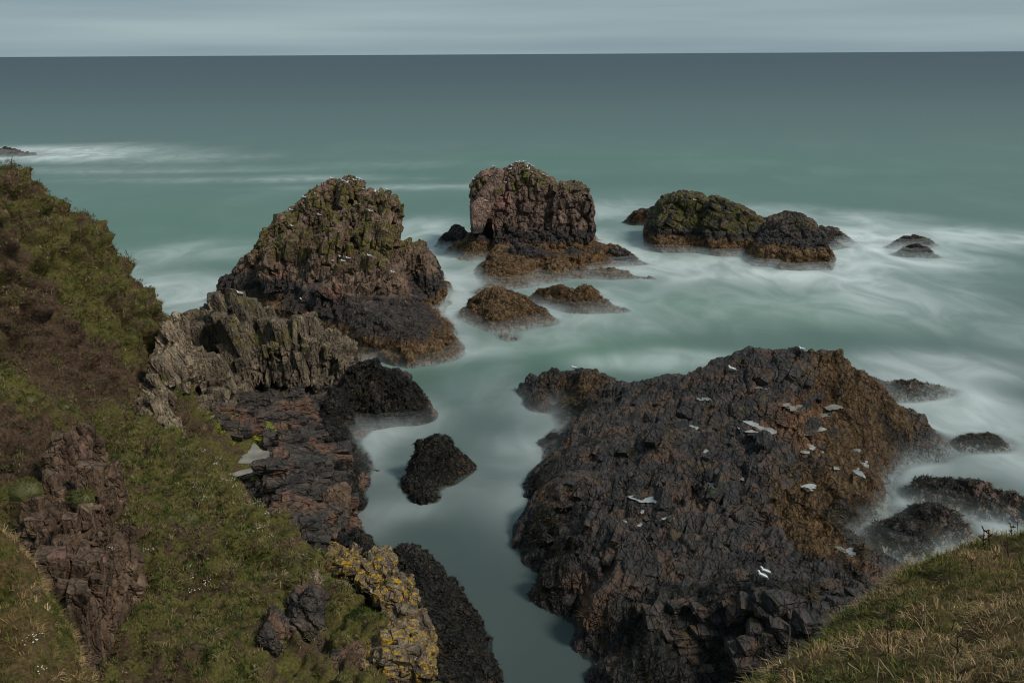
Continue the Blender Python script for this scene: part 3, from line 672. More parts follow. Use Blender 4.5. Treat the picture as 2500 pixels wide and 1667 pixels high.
for px, py, z, r, a_ in [(560, 1055, 1.9, 1.6, 1.0), (620, 1065, 1.8, 1.2, 1.0), (650, 1045, 1.9, 0.8, 0.8), (645, 1110, 1.7, 0.7, 0.8), (640, 1150, 1.7, 0.9, 1.0), (500, 1030, 2.4, 1.4, 0.7), (450, 1010, 2.8, 1.0, 0.6), (690, 960, 2.3, 0.8, 0.5)]:
    g = g + a_ * np.exp(-((V - PZ(px, py, z)) ** 2).sum(1) / (r * r))
set_attr(me, 'algae', g)
shelf = tag(add_obj('rock_shelf', me, M_SHELF), 'dark bedded rock shelf below the grassy headland, with one large pool', 'rock shelf')
keep(V)
kk = dict(low=0.16, lows=0.6, blk=0.16, crack=0.12, M=strata(0, 0, 0, 1.1, 1.1, 1.1), fine=0.2, fines=2.2, seed=121)
def weed_mass(name, lab, zc, res=0.09, ring=1.3, seed=5, mat=M_KELP):
    me, V, _ = height_mesh(name, zc=zc, res=res, rock=dict(kk, seed=seed), ring=ring, ringz=-2.0)
    keep(V)
    return tag(add_obj(name, me, mat), lab, 'rock')
weed_mass('weedy_rock', 'black seaweed-covered point at the tip of the left shelf',
          [(800, 960, 2.7), (860, 900, 3.5), (918, 896, 3.5), (950, 905, 3.3), (977, 906, 3.2), (1007, 932, 2.4), (1036, 962, 1.5), (1055, 1012, 0.0), (1010, 1032, 0.1), (955, 1038, 0.0), (870, 1045, 0.0), (850, 1060, 0.5), (870, 1095, 0.0), (830, 1090, 1.2),
           (850, 980, 2.0), (920, 950, 2.6), (980, 970, 1.8), (920, 1010, 0.8), (810, 1030, 1.8), (790, 1060, 1.9), (893, 1152, 0.0), (860, 1140, 1.1), (880, 1205, 0.0), (850, 1190, 1.2), (820, 1140, 1.9)], seed=131)
weed_mass('weedy_rock', 'small black rock between the yellow crag and the channel water',
          [(831, 1338, 1.8), (850, 1325, 2.1), (874, 1319, 2.2), (900, 1330, 1.7), (930, 1350, 0.6), (938, 1365, 0.2), (880, 1370, 1.2), (850, 1380, 1.4)], seed=137)
weed_mass('weedy_rock', 'big black weed-hung rock at the bottom beside the yellow crag',
          [(953, 1365, 1.7), (970, 1352, 2.0), (989, 1349, 2.2), (1022, 1353, 2.0), (1062, 1389, 1.5), (1111, 1432, 1.0), (1161, 1482, 0.5), (1177, 1512, 0.1), (1200, 1555, 0.1), (1180, 1585, 0.2), (1223, 1630, 0.0), (1225, 1680, 0.0),
           (1000, 1420, 2.3), (1060, 1470, 1.8), (1110, 1520, 1.3), (1040, 1540, 2.1), (1100, 1600, 1.4), (1060, 1640, 1.8), (1150, 1640, 0.8), (1110, 1690, 1.2), (980, 1480, 2.6), (1160, 1550, 0.5), (1020, 1700, 2.0)], seed=141)

# jagged ridge: a core plus upright slabs of rock leaning together
kr = dict(low=0.2, lows=0.4, blk=0.3, crack=0.34, M=strata(0, 14, 15, 1.2, 0.8, 0.3), fine=0.12, seed=151, warp=0.3)
me, V = slab_mesh('jagged_ridge', [
    ([(424, 780), (445, 768), (470, 772), (560, 860), (520, 900), (430, 880)], 68, 74, 0.8, 0.2),
    ([(470, 772), (492, 752), (522, 764), (600, 850), (640, 890), (520, 900)], 67.5, 74, 0.8, 0.25),
    ([(530, 800), (566, 742), (590, 732), (612, 746), (640, 790), (655, 880), (560, 890)], 67, 74, 0.75, 0.3),
    ([(600, 800), (628, 762), (650, 768), (656, 830), (640, 890)], 69, 74, 0.8, 0.25),
    ([(640, 830), (690, 820), (700, 910), (600, 920)], 66, 72, 0.8, 0.25),
    ([(668, 800), (707, 787), (735, 782), (762, 804), (790, 850), (800, 920), (690, 920)], 66.5, 73, 0.8, 0.3),
    ([(760, 815), (800, 822), (830, 838), (866, 870), (870, 915), (780, 920)], 67, 73, 0.8, 0.3),
    ([(430, 870), (470, 850), (500, 880), (505, 940), (440, 950)], 63, 70, 0.8, 0.3),
    ([(505, 920), (550, 905), (580, 925), (570, 970), (510, 970)], 62, 67, 0.8, 0.3),
], 0.1, kr)
ridge = tag(add_obj('jagged_ridge', me, M_RIDGE), 'jagged ridge of upright pale rock slabs in front of the left stack', 'rock ridge')
keep(V)

# ================================================================== THE GRASSY LAND
def turf_mat(name, soil, green):
    t = NT(name)
    g = t.attr('green')
    n1 = t.noise(t.pos, 1.1, 6, 0.6, 0.4); n2 = t.noise(t.pos, 9.0, 6, 0.7)
    c_soil = t.ramp(n2, [(0.3, tuple(x * 0.4 for x in soil)), (0.52, soil), (0.72, tuple(x * 1.9 for x in soil))])
    c_grn = t.ramp(n2, [(0.3, tuple(x * 0.4 for x in green)), (0.52, green), (0.72, tuple(x * 1.8 for x in green))])
    f = t.rng(t.math('ADD', g, t.math('MULTIPLY', t.math('SUBTRACT', n1, 0.5), 1.2)), 0.35, 0.65)
    col = t.mix(f, c_soil, c_grn)
    nrm = t.bump(t.noise(t.pos, 7.0, 8, 0.7), 0.9, 0.12)
    t.bsdf(col, 0.95, nrm, 0.1)
    return t.m
M_TURF = turf_mat('headland_turf', (0.066, 0.043, 0.028), (0.080, 0.074, 0.022))
M_TURF2 = turf_mat('bank_turf', (0.090, 0.062, 0.028), (0.060, 0.060, 0.015))
g_ = NT('grass_blades')
gc = g_.attr('col', True)
g_.bsdf(g_.mix(1.0, gc, g_.ramp(g_.noise(g_.pos, 25.0, 3), [(0.3, (0.7, 0.7, 0.7)), (0.7, (1.3, 1.3, 1.3))]), 'MULTIPLY'), 0.8, None, 0.15)
M_GRASS = g_.m

def lumps(V, N, amp, scale, seed):
    """tussocky ground: rounded hummocks with steep little overhangs"""
    W = V + 0.35 * (np.stack([fbm(V, 1.1, 2, seed), fbm(V, 1.1, 2, seed + 1), fbm(V, 1.1, 2, seed + 2)], 1) - 0.5)
    f1, f2, c = voronoi(W * scale, seed + 3)
    g1, g2, c2 = voronoi(W * scale * 2.3, seed + 4)
    am = amp * (0.35 + 0.9 * smooth(0.3, 0.65, fbm(V, 0.35, 3, seed + 9)))
    d = am * (0.32 - f1 * f1) * 2.0 + am * 0.9 * (0.3 - g1 * g1) + am * 0.4 * (c - 0.5)
    d = d + amp * 1.3 * (fbm(V, 0.28, 3, seed + 5) - 0.5) * 2 + 0.35 * amp * (fbm(V, 2.2, 4, seed + 6, 0.6) - 0.5) * 2
    dn = np.column_stack([N[:, 0], N[:, 1], np.zeros(len(N))])
    dn /= np.linalg.norm(dn, axis=1)[:, None] + 0.15
    return V + N * d[:, None] + dn * (amp * 0.9 * np.clip(0.5 - f1, -0.2, 0.5))[:, None]

# headland on the left
ridgeA = [(a_, b_ + 12, c_) for a_, b_, c_ in [(-150, 330, 57), (-60, 365, 58), (0, 396, 58.5), (60, 418, 59), (115, 443, 59.5), (145, 482, 60), (180, 508, 60.2), (215, 548, 60.5), (245, 570, 60.8), (268, 608, 61), (288, 645, 61.2), (312, 666, 61.5), (335, 695, 61.7), (365, 725, 62), (400, 757, 62.2), (416, 778, 62.3)]]
edgeB = [(a_, b_ + 20, c_) for a_, b_, c_ in [(440, 1085, 49.5), (500, 1112, 48.5), (560, 1153, 47), (620, 1205, 45), (700, 1268, 42.6), (760, 1325, 40.6), (800, 1375, 39), (880, 1425, 37.4), (940, 1490, 35.6), (985, 1570, 33.6), (1010, 1680, 31.2)]]
hd = ridgeA + edgeB + [(0, 600, 54), (-200, 600, 52), (150, 650, 56.5), (250, 800, 57.5), (0, 800, 51), (150, 900, 52), (350, 900, 58), (385, 830, 60.5), (0, 950, 48.5), (100, 1000, 48), (250, 950, 53), (330, 1000, 53), (400, 1050, 52.5), (430, 950, 57), (200, 1080, 47),
    (300, 1150, 45.5), (400, 1200, 43.8), (500, 1250, 42), (600, 1350, 39.2), (300, 1300, 39.5), (400, 1400, 37.3), (550, 1500, 35.2), (700, 1500, 35.6), (300, 1500, 33.6), (400, 1600, 32.3), (600, 1640, 31.6), (800, 1600, 33), (850, 1500, 35.4), (300, 1680, 30),
    (130, 1100, 45), (200, 1250, 40.5), (100, 1250, 40), (50, 1100, 44.5), (200, 1500, 33.6), (230, 1680, 30), (-150, 1000, 46), (-150, 1200, 41), (50, 1400, 37), (600, 1750, 29.5), (900, 1750, 30), (0, 1600, 32)]
hw = []
for a in ridgeA:
    p = PD(*a); hw += [p + (1.6, 3.2, -5.5), p + (3.5, 7.0, -p[2] - 2)]
for a in edgeB:
    p = PD(*a); hw += [p + (1.1, 0.9, -2.6), p + (2.2, 1.8, -p[2] - 0.5)]
for a in [(500, 950, 1.0), (560, 1000, 0.5), (480, 1000, 1.2), (640, 1060, 0.0), (540, 900, 1.0), (470, 900, 1.5), (700, 1100, -0.5), (780, 1200, -0.6), (840, 1300, -0.8), (900, 1340, -0.8), (600, 960, -0.5), (450, 850, 2.0), (455, 930, 1.2), (462, 980, 1.0), (475, 1040, 0.8), (520, 1070, 0.3), (500, 1000, 0.5), (520, 930, 0.5)]:
    hw.append(PZ(*a) - np.array([0, 0, 1.6]))
me, V, EVH = height_mesh('headland', dc=hd, wc=hw, res=0.115, ring=0, cut=-0.8, bounds=((-37, 29), (1.5, 72)), smooth_shade=True, reg=0.05)
N0 = normals(me)
V = lumps(V, N0, 0.70, 1.05, 201)
me.vertices.foreach_set('co', V.astype(np.float32).ravel()); me.update()
# where the turf is green, where bare earth shows (patches on the ground itself)
G = 0.56 + 0.5 * (fbm(V, 0.5, 4, 207, 0.6) - 0.5)
def spot(G, px, py, d, r, a):
    p = PD(px, py, d)
    return G + a * np.exp(-((V - p) ** 2).sum(1) / (r * r))
for s in [(150, 890, 52, 2.6, -0.5), (60, 850, 51, 2.0, -0.45), (300, 900, 56, 2.2, -0.35), (60, 1080, 45, 2.4, -0.6), (230, 960, 52, 2.0, -0.4), (40, 640, 53.5, 1.6, -0.25), (290, 700, 58.5, 1.4, -0.35), (120, 720, 54.5, 1.4, -0.25), (200, 1180, 42, 2.2, -0.5),
          (150, 1350, 37, 2.6, -0.7), (200, 1550, 32, 1.8, -0.4), (20, 900, 49, 1.8, 0.45), (500, 1180, 45, 3.0, 0.2), (620, 1350, 39, 4.0, 0.1), (400, 1350, 38, 3.0, 0.1), (200, 740, 57, 3, 0.25), (430, 1000, 54, 2.0, -0.4), (480, 1330, 39.5, 1.2, -0.4), (560, 1420, 37, 1.0, -0.35)]:
    G = spot(G, *s)
set_attr(me, 'green', G)
headland = tag(add_obj('headland', me, M_TURF), kind='structure')
keep(V)
HV, HG = V, G
HF = np.empty(len(me.loops), np.int32); me.loops.foreach_get('vertex_index', HF); HF = HF.reshape(-1, 4)

# close bank in the lower right corner, and one in the lower left
bankR = [(1900, 1700, 10.0), (1940, 1668, 10.5), (2000, 1608, 11), (2070, 1570, 11.7), (2130, 1526, 12.5), (2170, 1487, 13), (2240, 1447, 13.8), (2270, 1410, 14.3), (2300, 1377, 14.8), (2340, 1352, 15.3), (2400, 1332, 16), (2450, 1307, 16.6), (2500, 1302, 17), (2620, 1270, 17.5)]
bd = bankR + [(2500, 1667, 8.6), (2300, 1667, 9), (2100, 1667, 9.6), (2300, 1550, 11.4), (2450, 1500, 12.2), (2500, 1400, 14.5), (2700, 1600, 9.5), (2700, 1400, 13), (2200, 1580, 11.0), (2500, 1900, 6.6), (2100, 1900, 7.4), (2800, 1750, 7.5)]
bw = []
for a in bankR:
    p = PD(*a); bw += [p + (-0.5, 1.3, -1.5), p + (-1.2, 3.0, -6)]
me, V, _ = height_mesh('grass_bank', dc=bd, wc=bw, res=0.07, ring=0, cut=11.0, bounds=((1.8, 5.5), (11.5, 19.5)), smooth_shade=True)
V = lumps(V, normals(me), 0.11, 1.5, 221)
me.vertices.foreach_set('co', V.astype(np.float32).ravel()); me.update()
G = 0.35 + 0.8 * (fbm(V, 0.6, 3, 3) - 0.5)
set_attr(me, 'green', G)
bank_r = tag(add_obj('grass_bank', me, M_TURF2), kind='structure')
BRV = V; BRF = np.empty(len(me.loops), np.int32); me.loops.foreach_get('vertex_index', BRF); BRF = BRF.reshape(-1, 4)
bankL = [(-120, 1285, 27), (0, 1315, 26), (50, 1340, 25.5), (95, 1405, 24.5), (120, 1485, 23), (115, 1575, 21.5), (140, 1690, 20)]
bd = bankL + [(0, 1450, 23.5), (0, 1600, 21.2), (60, 1667, 20), (-120, 1500, 22.5), (-100, 1700, 19), (0, 1800, 18)]
bw = []
for a in bankL:
    p = PD(*a); bw += [p + (0.35, 0.5, -2.2), p + (0.8, 1.2, -7)]
me, V, _ = height_mesh('grass_bank', dc=bd, wc=bw, res=0.09, ring=0, cut=5.5, bounds=((-17, 15.5), (-6.5, 29.5)), smooth_shade=True)
V = lumps(V, normals(me), 0.16, 1.3, 231)
me.vertices.foreach_set('co', V.astype(np.float32).ravel()); me.update()
set_attr(me, 'green', 0.35 + 0.8 * (fbm(V, 0.5, 3, 9) - 0.5))
bank_l = tag(add_obj('grass_bank', me, M_TURF2), kind='structure')
BLV = V; BLF = np.empty(len(me.loops), np.int32); me.loops.foreach_get('vertex_index', BLF); BLF = BLF.reshape(-1, 4)

# bare rock breaking through the headland
ko = dict(low=0.15, lows=0.5, blk=0.17, crack=0.2, M=strata(0, -32, 10, 1.0, 0.75, 0.25), fine=0.10, fines=1.6, seed=161, warp=0.3)
me, V = slab_mesh('rock_outcrop', [
    ([(262, 1075), (285, 1040), (330, 1050), (375, 1130), (392, 1190), (370, 1195), (330, 1150), (275, 1100)], 49, 53, 0.9, 0.35),
    ([(350, 1000), (385, 960), (405, 985), (395, 1060), (360, 1080)], 52, 57, 0.9, 0.35),
    ([(372, 900), (395, 860), (430, 880), (432, 940), (415, 1000), (380, 1000)], 55, 60, 0.9, 0.35),
    ([(395, 810), (410, 775), (428, 800), (445, 870), (440, 950), (400, 900)], 57.5, 63, 0.9, 0.3),
    ([(440, 870), (470, 860), (480, 900), (475, 950), (450, 960)], 58, 63, 0.9, 0.3),
    ([(405, 1040), (425, 1030), (430, 1060), (415, 1090)], 52, 55, 0.9, 0.35),
], 0.09, ko)
OUT1 = tag(add_obj('rock_outcrop', me, M_LICH), 'pale lichen-covered outcrop running down the edge of the grassy headland', 'rock outcrop'); keep(V)
me, V = slab_mesh('rock_outcrop', [
    ([(125, 1090), (160, 1050), (205, 1110), (210, 1300), (130, 1290)], 40.2, 45, 0.9, 0.25),
    ([(60, 1280), (105, 1210), (180, 1240), (200, 1420), (120, 1440), (70, 1350)], 35.2, 41, 0.9, 0.3),
    ([(185, 1200), (235, 1170), (262, 1260), (262, 1390), (190, 1400)], 36.8, 42, 0.9, 0.25),
    ([(100, 1400), (180, 1360), (215, 1480), (210, 1720), (100, 1720)], 30.2, 36, 0.9, 0.25),
    ([(185, 1380), (245, 1360), (275, 1450), (288, 1560), (288, 1740), (185, 1740)], 29.0, 35, 0.9, 0.2),
    ([(85, 1440), (130, 1400), (150, 1560), (120, 1700)], 28.8, 33, 0.9, 0.25),
    ([(150, 1300), (200, 1280), (225, 1400), (200, 1460), (140, 1440)], 33.4, 38, 0.9, 0.3),
], 0.10, dict(ko, seed=171, M=strata(0, 8, 12, 0.9, 0.7, 0.4)))
OUT2 = tag(add_obj('rock_outcrop', me, M_GULLY), 'reddish brown broken rock face in the gully at lower left', 'rock outcrop'); keep(V)
me, V = slab_mesh('rock_crag', [
    ([(790, 1350), (812, 1346), (830, 1380), (820, 1420), (790, 1400)], 38.3, 41, 0.9, 0.3),
    ([(820, 1375), (850, 1350), (880, 1365), (870, 1400), (830, 1400)], 38, 40.5, 0.9, 0.3),
    ([(880, 1385), (940, 1362), (953, 1372), (945, 1410), (960, 1440), (920, 1440)], 36.8, 40, 0.85, 0.4),
    ([(930, 1430), (965, 1425), (1000, 1440), (1004, 1480), (950, 1500)], 35.6, 38.5, 0.85, 0.3),
    ([(930, 1490), (1000, 1470), (1018, 1495), (1020, 1550), (980, 1560), (930, 1520)], 34.2, 37.5, 0.85, 0.3),
    ([(870, 1570), (950, 1550), (1020, 1550), (1050, 1590), (1066, 1640), (1062, 1720), (870, 1720)], 31.6, 36, 0.85, 0.35),
], 0.075, dict(ko, seed=181, M=strata(20, 10, 10, 0.9, 0.8, 1.1), blk=0.15, crack=0.13))
CRAG = tag(add_obj('rock_crag', me, M_YELLOW), 'crag crusted with orange and yellow lichen at the edge of the grass slope', 'rock outcrop'); keep(V)
for (poly, a, b, lab, sd) in [
    ([(700, 1440), (770, 1400), (790, 1420), (775, 1470), (720, 1480)], 36.6, 38.6, 'grey-pink rock slab poking out of the grass just left of the yellow crag', 191),
    ([(690, 1500), (750, 1450), (790, 1510), (800, 1600), (810, 1720), (720, 1720), (700, 1580)], 33.0, 36.8, 'long dark smooth rock slab in the grass at the bottom edge', 195),
    ([(630, 1540), (650, 1510), (690, 1570), (690, 1720), (620, 1720)], 31.7, 34.8, 'dark broken rock rib left of the long smooth slab', 199),
    ([(810, 1600), (880, 1590), (900, 1660), (880, 1720), (810, 1720)], 31.7, 34.6, 'dark rock step between the long slab and the yellow crag', 203),
    ([(475, 1625), (500, 1602), (512, 1622), (495, 1640)], 32.2, 33.4, 'small pale pointed stone in the lower grass', 207),
    ([(232, 545), (245, 542), (258, 565), (258, 600), (240, 590)], 60.2, 61.6, 'pink rock knob on the skyline of the grassy headland', 211)]:
    me, V = slab_mesh('rock_slab', [(poly, a, b, 0.9, 0.35)], 0.07, dict(ko, seed=sd, blk=0.12, crack=0.10, low=0.1))
    tag(add_obj('rock_slab', me, M_LICH if sd in (207, 191) else M_GULLY if sd == 211 else M_SHELF), lab, 'rock'); keep(V)

# ================================================================== THE SEA
def axis(a, b, step, lo, hi, g=1.12):
    x = list(np.arange(a, b, step)); s = step
    while x[-1] < hi: s *= g; x.append(x[-1] + s)
    s = step; left = []
    c = a
    while c > lo: s *= g; c -= s; left.append(c)
    return np.array(left[::-1] + x)
xs = axis(-60, 90, 0.5, -45000, 45000); ys = axis(28, 175, 0.5, 24, 60000)
X, Y = np.meshgrid(xs, ys)
Q = np.column_stack([X.ravel(), Y.ravel()])
# how deep the rock lies below each point of the water
GS = 0.3
gx0, gy0, gnx, gny = -70.0, 25.0, 560, 800
H = np.full((gny, gnx), -6.0)
for V in ROCKV:
    i = ((V[:, 0] - gx0) / GS).astype(int); j = ((V[:, 1] - gy0) / GS).astype(int)
    ok = (i >= 0) & (i < gnx) & (j >= 0) & (j < gny)
    np.maximum.at(H, (j[ok], i[ok]), V[ok, 2])
def blur(A, r):
    for ax in (0, 1):
        for _ in range(2):
            k = 2 * r + 1
            c = np.cumsum(np.pad(A, [(r + 1, r) if a == ax else (0, 0) for a in (0, 1)], mode='edge'), axis=ax)
            n = A.shape[ax]
            A = (np.take(c, np.arange(k, k + n), axis=ax) - np.take(c, np.arange(0, n), axis=ax)) / k
    return A
def sample(A, Q, outv):
    u = (Q[:, 0] - gx0) / GS - 0.5; v = (Q[:, 1] - gy0) / GS - 0.5
    ok = (u > 0) & (u < gnx - 2) & (v > 0) & (v < gny - 2)
    u = np.clip(u, 0, gnx - 2.001); v = np.clip(v, 0, gny - 2.001)
    i = u.astype(int); j = v.astype(int); fu = u - i; fv = v - j
    r = (A[j, i] * (1 - fu) + A[j, i+1] * fu) * (1 - fv) + (A[j+1, i] * (1 - fu) + A[j+1, i+1] * fu) * fv
    return np.where(ok, r, outv)
land = (H > 0.0).astype(float)
near = sample(blur(land, 5), Q, 0.0)
wide = sample(blur(land, 14), Q, 0.0)
depth = sample(blur(np.maximum(H, -3.0), 1), Q, -6.0)
# surf: long-exposure foam lying where the waves broke, in metres on the water
Q3 = np.column_stack([Q, np.zeros(len(Q))])
wx = (fbm(Q3, 0.035, 3, 301) - 0.5) * 16; wy = (fbm(Q3, 0.035, 3, 305) - 0.5) * 12
foam = np.zeros(len(Q))
def patch(px, py, rx, ry, a, ang=0.0):
    global foam
    c = PZ(px, py, 0.0)
    ex = PZ(px + rx, py, 0.0)[0] - c[0]
    ey = abs(PZ(px, py - ry, 0.0)[1] - PZ(px, py + ry, 0.0)[1]) / 2
    dx = Q[:, 0] + wx * min(1, ex / 12) - c[0]; dy = Q[:, 1] + wy * min(1, ey / 9) - c[1]
    ca, sa = math.cos(ang), math.sin(ang)
    u = (dx * ca + dy * sa) / ex; v = (-dx * sa + dy * ca) / ey
    foam = foam + a * np.exp(-(u * u + v * v) ** 1.15)
for p in [(110, 374, 230, 15, 1.6), (330, 385, 260, 12, 0.3), (300, 415, 330, 7, 0.28), (640, 437, 330, 7, 0.30), (960, 458, 260, 7, 0.30), (1000, 402, 220, 8, 0.12),
          (520, 610, 150, 26, 0.45), (440, 700, 140, 40, 1.0), (480, 740, 90, 40, 0.4), (300, 650, 200, 40, 0.2),
          (1050, 560, 110, 26, 0.5), (1060, 620, 90, 30, 0.6), (1120, 700, 60, 45, 0.65), (1110, 790, 60, 50, 0.6), (1190, 850, 130, 30, 0.5), (1100, 870, 80, 30, 0.35),
          (1500, 520, 160, 30, 0.35), (1480, 590, 130, 35, 0.5), (1620, 630, 190, 32, 1.0), (1480, 710, 130, 30, 0.5), (1430, 790, 170, 36, 0.55), (1330, 840, 120, 24, 0.35),
          (1780, 660, 200, 40, 0.65), (2060, 600, 190, 45, 1.3), (1990, 660, 220, 40, 0.7), (2250, 640, 160, 40, 0.6), (2100, 540, 170, 25, 0.55), (1900, 520, 120, 20, 0.35), (2330, 585, 240, 26, 0.6), (2500, 600, 160, 40, 0.4),
          (2200, 720, 220, 40, 0.4), (1750, 745, 240, 38, 0.28), (2000, 760, 240, 40, 0.2), (2400, 800, 200, 50, 0.25),
          (2150, 890, 170, 34, 0.55), (2330, 900, 180, 40, 0.45), (2250, 970, 150, 40, 0.65), (2380, 1000, 160, 50, 0.5), (2330, 1040, 120, 40, 0.55), (2450, 1120, 120, 60, 0.55), (2260, 1140, 110, 25, 0.6),
          (2200, 1200, 60, 40, 0.7), (2160, 1290, 60, 40, 0.75), (2340, 1230, 90, 30, 0.65), (2420, 1290, 110, 40, 0.7), (2300, 1350, 120, 40, 0.6), (2250, 1390, 100, 40, 0.5),
          (1560, 890, 150, 22, 0.4), (1660, 870, 120, 20, 0.35), (1240, 900, 60, 50, 0.25),
          (1180, 960, 90, 50, 0.25), (930, 1060, 90, 35, 0.45), (960, 1250, 90, 28, 0.5), (900, 1280, 50, 40, 0.35), (1240, 1110, 80, 40, 0.35), (1290, 1010, 60, 40, 0.3), (1150, 1230, 120, 60, 0.2), (1250, 1240, 60, 60, 0.25), (900, 1100, 40, 60, 0.3)]:
    patch(*p)
ddist = Q[:, 1]
st = fbm(np.column_stack([Q[:, 0] * 0.085 + wx * 0.06, Q[:, 1] * 0.055 + wy * 0.06, np.zeros(len(Q))]), 1.0, 4, 311, 0.5)
st = np.clip((st - 0.5) * 1.7 + 0.5, 0, 1)
calm = smooth(42, 78, Q[:, 1] + np.where(Q[:, 0] > 14, 30, 0))           # the narrow channel at the bottom is sheltered
foam = foam * (0.45 + 0.9 * st) * (0.22 + 0.78 * calm) + (0.50 * near + 0.12 * wide) * (0.06 + 0.94 * calm) * (0.4 + 1.0 * st)
foam = foam + 0.06 * (st - 0.45) * smooth(40, 80, Q[:, 1]) * (1 - smooth(200, 420, Q[:, 1]))
foam = np.clip(1 - np.exp(-0.95 * np.clip(foam, 0, None)), 0, 1)
teal = np.zeros(len(Q))
def tpatch(px, py, rx, ry, a):
    global teal
    c = PZ(px, py, 0.0); ex = PZ(px + rx, py, 0.0)[0] - c[0]; ey = abs(PZ(px, py - ry, 0.0)[1] - PZ(px, py + ry, 0.0)[1]) / 2
    teal = teal + a * np.exp(-(((Q[:, 0] + wx - c[0]) / ex) ** 2 + ((Q[:, 1] + wy - c[1]) / ey) ** 2))
for p in [(1500, 870, 260, 60, 1.0), (1700, 745, 300, 40, 0.9), (500, 560, 600, 90, 0.6), (1400, 420, 900, 60, 0.55), (1000, 920, 160, 60, 0.5), (2000, 790, 250, 40, 0.5)]:
    tpatch(*p)
shal = smooth(-1.5, -0.05, depth)
me = make_mesh('sea', np.column_stack([Q, np.zeros(len(Q))]),
               np.stack([(idx := np.arange(len(xs) * len(ys)).reshape(len(ys), len(xs)))[:-1, :-1], idx[:-1, 1:], idx[1:, 1:], idx[1:, :-1]], -1).reshape(-1, 4), True)
set_attr(me, 'foam', foam); set_attr(me, 'teal', np.clip(teal, 0, 1)); set_attr(me, 'depth', np.where(depth < 0.05, (depth - 0.05) * (1 + 3.5 * (1 - calm)) + 0.05, depth))
t = NT('sea_water')
y = t.sepz(t.pos, 1)
fo = t.attr('foam'); te = t.attr('teal'); de = t.attr('depth')
wisp = t.noise(t.mapping(t.pos, (0.16, 0.085, 1), (0, 0, 24)), 1.0, 5, 0.52, 1.6)
band = t.noise(t.mapping(t.pos, (0.0022, 0.011, 1), (0, 0, 2)), 1.0, 6, 0.55, 0.3)
yb = t.math('MULTIPLY', y, t.rng(band, 0.25, 0.75, 0.72, 1.35, False))
body = t.ramp(t.rng(t.math('LOGARITHM', yb, 10.0), 1.5, 4.2, 0.0, 1.0, False),
              [(0.0, (0.040, 0.056, 0.053)), (0.10, (0.058, 0.082, 0.080)), (0.20, (0.080, 0.132, 0.114)), (0.30, (0.090, 0.152, 0.132)), (0.40, (0.070, 0.118, 0.112)), (0.52, (0.036, 0.062, 0.068)), (0.68, (0.025, 0.042, 0.053)), (1.0, (0.020, 0.036, 0.049))], 'B_SPLINE')  # near stops darker: less foam, and the cliffs' shade painted into the channel
body = t.mix(t.math('MULTIPLY', te, 0.7), body, (0.070, 0.158, 0.108))
body = t.mix(1.0, body, t.ramp(band, [(0.3, (0.86, 0.86, 0.86)), (0.7, (1.14, 1.14, 1.14))]), 'MULTIPLY')
ff = t.math('MULTIPLY', fo, t.rng(wisp, 0.28, 0.72, 0.55, 1.2))
col = t.mix(ff, body, (0.66, 0.72, 0.72))
alpha = t.rng(t.math('ADD', de, t.math('MULTIPLY', t.math('SUBTRACT', wisp, 0.5), 0.5)), -0.55, 0.10, 1.0, 0.25)
t.bsdf(col, 0.42, t.bump(t.noise(t.mapping(t.pos, (0.25, 0.9, 1)), 1.0, 3), 0.12, 0.2), 0.10, alpha)
sea = tag(add_obj('sea', me, t.m), kind='structure')

t = NT('seabed'); t.bsdf(t.ramp(t.noise(t.pos, 0.4, 5), [(0.3, (0.012, 0.016, 0.015)), (0.7, (0.03, 0.035, 0.03))]), 0.9, None, 0.1)
me = make_mesh('seabed', [(-400, 20, -4.2), (400, 20, -4.2), (400, 600, -4.2), (-400, 600, -4.2)], [(0, 1, 2, 3)])
tag(add_obj('seabed', me, t.m), kind='structure')

# drifting spray of the surf: thin layers of mist close over the water
VV, FF, AA = [], [], []
def mist_layers(xm, ym, fn, zs, a0):
    Xm, Ym = np.meshgrid(xm, ym); Qm = np.column_stack([Xm.ravel(), Ym.ravel()])
    mask = fn(Qm)
    idm = np.arange(len(xm) * len(ym)).reshape(len(ym), len(xm))
    Fm = np.stack([idm[:-1, :-1], idm[:-1, 1:], idm[1:, 1:], idm[1:, :-1]], -1).reshape(-1, 4)
    Fm = Fm[mask[Fm].max(1) > 0.01]
    for k, zl in enumerate(zs):
        bumpz = (fbm(np.column_stack([Qm, np.full(len(Qm), zl)]), 0.25, 3, 331 + k) - 0.5) * 0.5 * zl
        FF.append(Fm + sum(len(v) for v in VV)); VV.append(np.column_stack([Qm, zl + bumpz])); AA.append(mask * a0 * (1 - 0.12 * k))
def near_mask(Qm):
    ix = np.clip(np.searchsorted(xs, Qm[:, 0]), 0, len(xs) - 1); iy = np.clip(np.searchsorted(ys, Qm[:, 1]), 0, len(ys) - 1)
    fm = blur(foam.reshape(len(ys), len(xs)), 3)[iy, ix]
    return np.clip(fm * 1.3 - 0.10, 0, 1) * np.clip(2.2 * sample(blur(land, 5), Qm, 0.0), 0, 1) * smooth(50, 72, Qm[:, 1] + np.where(Qm[:, 0] > 14, 30, 0)) * np.where(Qm[:, 0] > 12, 0.35 + 0.65 * smooth(60, 80, Qm[:, 1]), 1.0)
mist_layers(np.arange(-60, 75, 1.2), np.arange(34, 172, 1.2), near_mask, (0.12, 0.26, 0.42, 0.62, 0.88), 0.30)
RC = PZ(40, 376, 0.0)
mist_layers(np.arange(RC[0] - 22, RC[0] + 26, 1.5), np.arange(RC[1] - 22, RC[1] + 26, 1.5), lambda Q_: np.exp(-(((Q_[:, 0] - RC[0]) / 11) ** 2 + ((Q_[:, 1] - RC[1]) / 10) ** 2)), (0.2, 0.45, 0.75, 1.1, 1.5), 0.32)
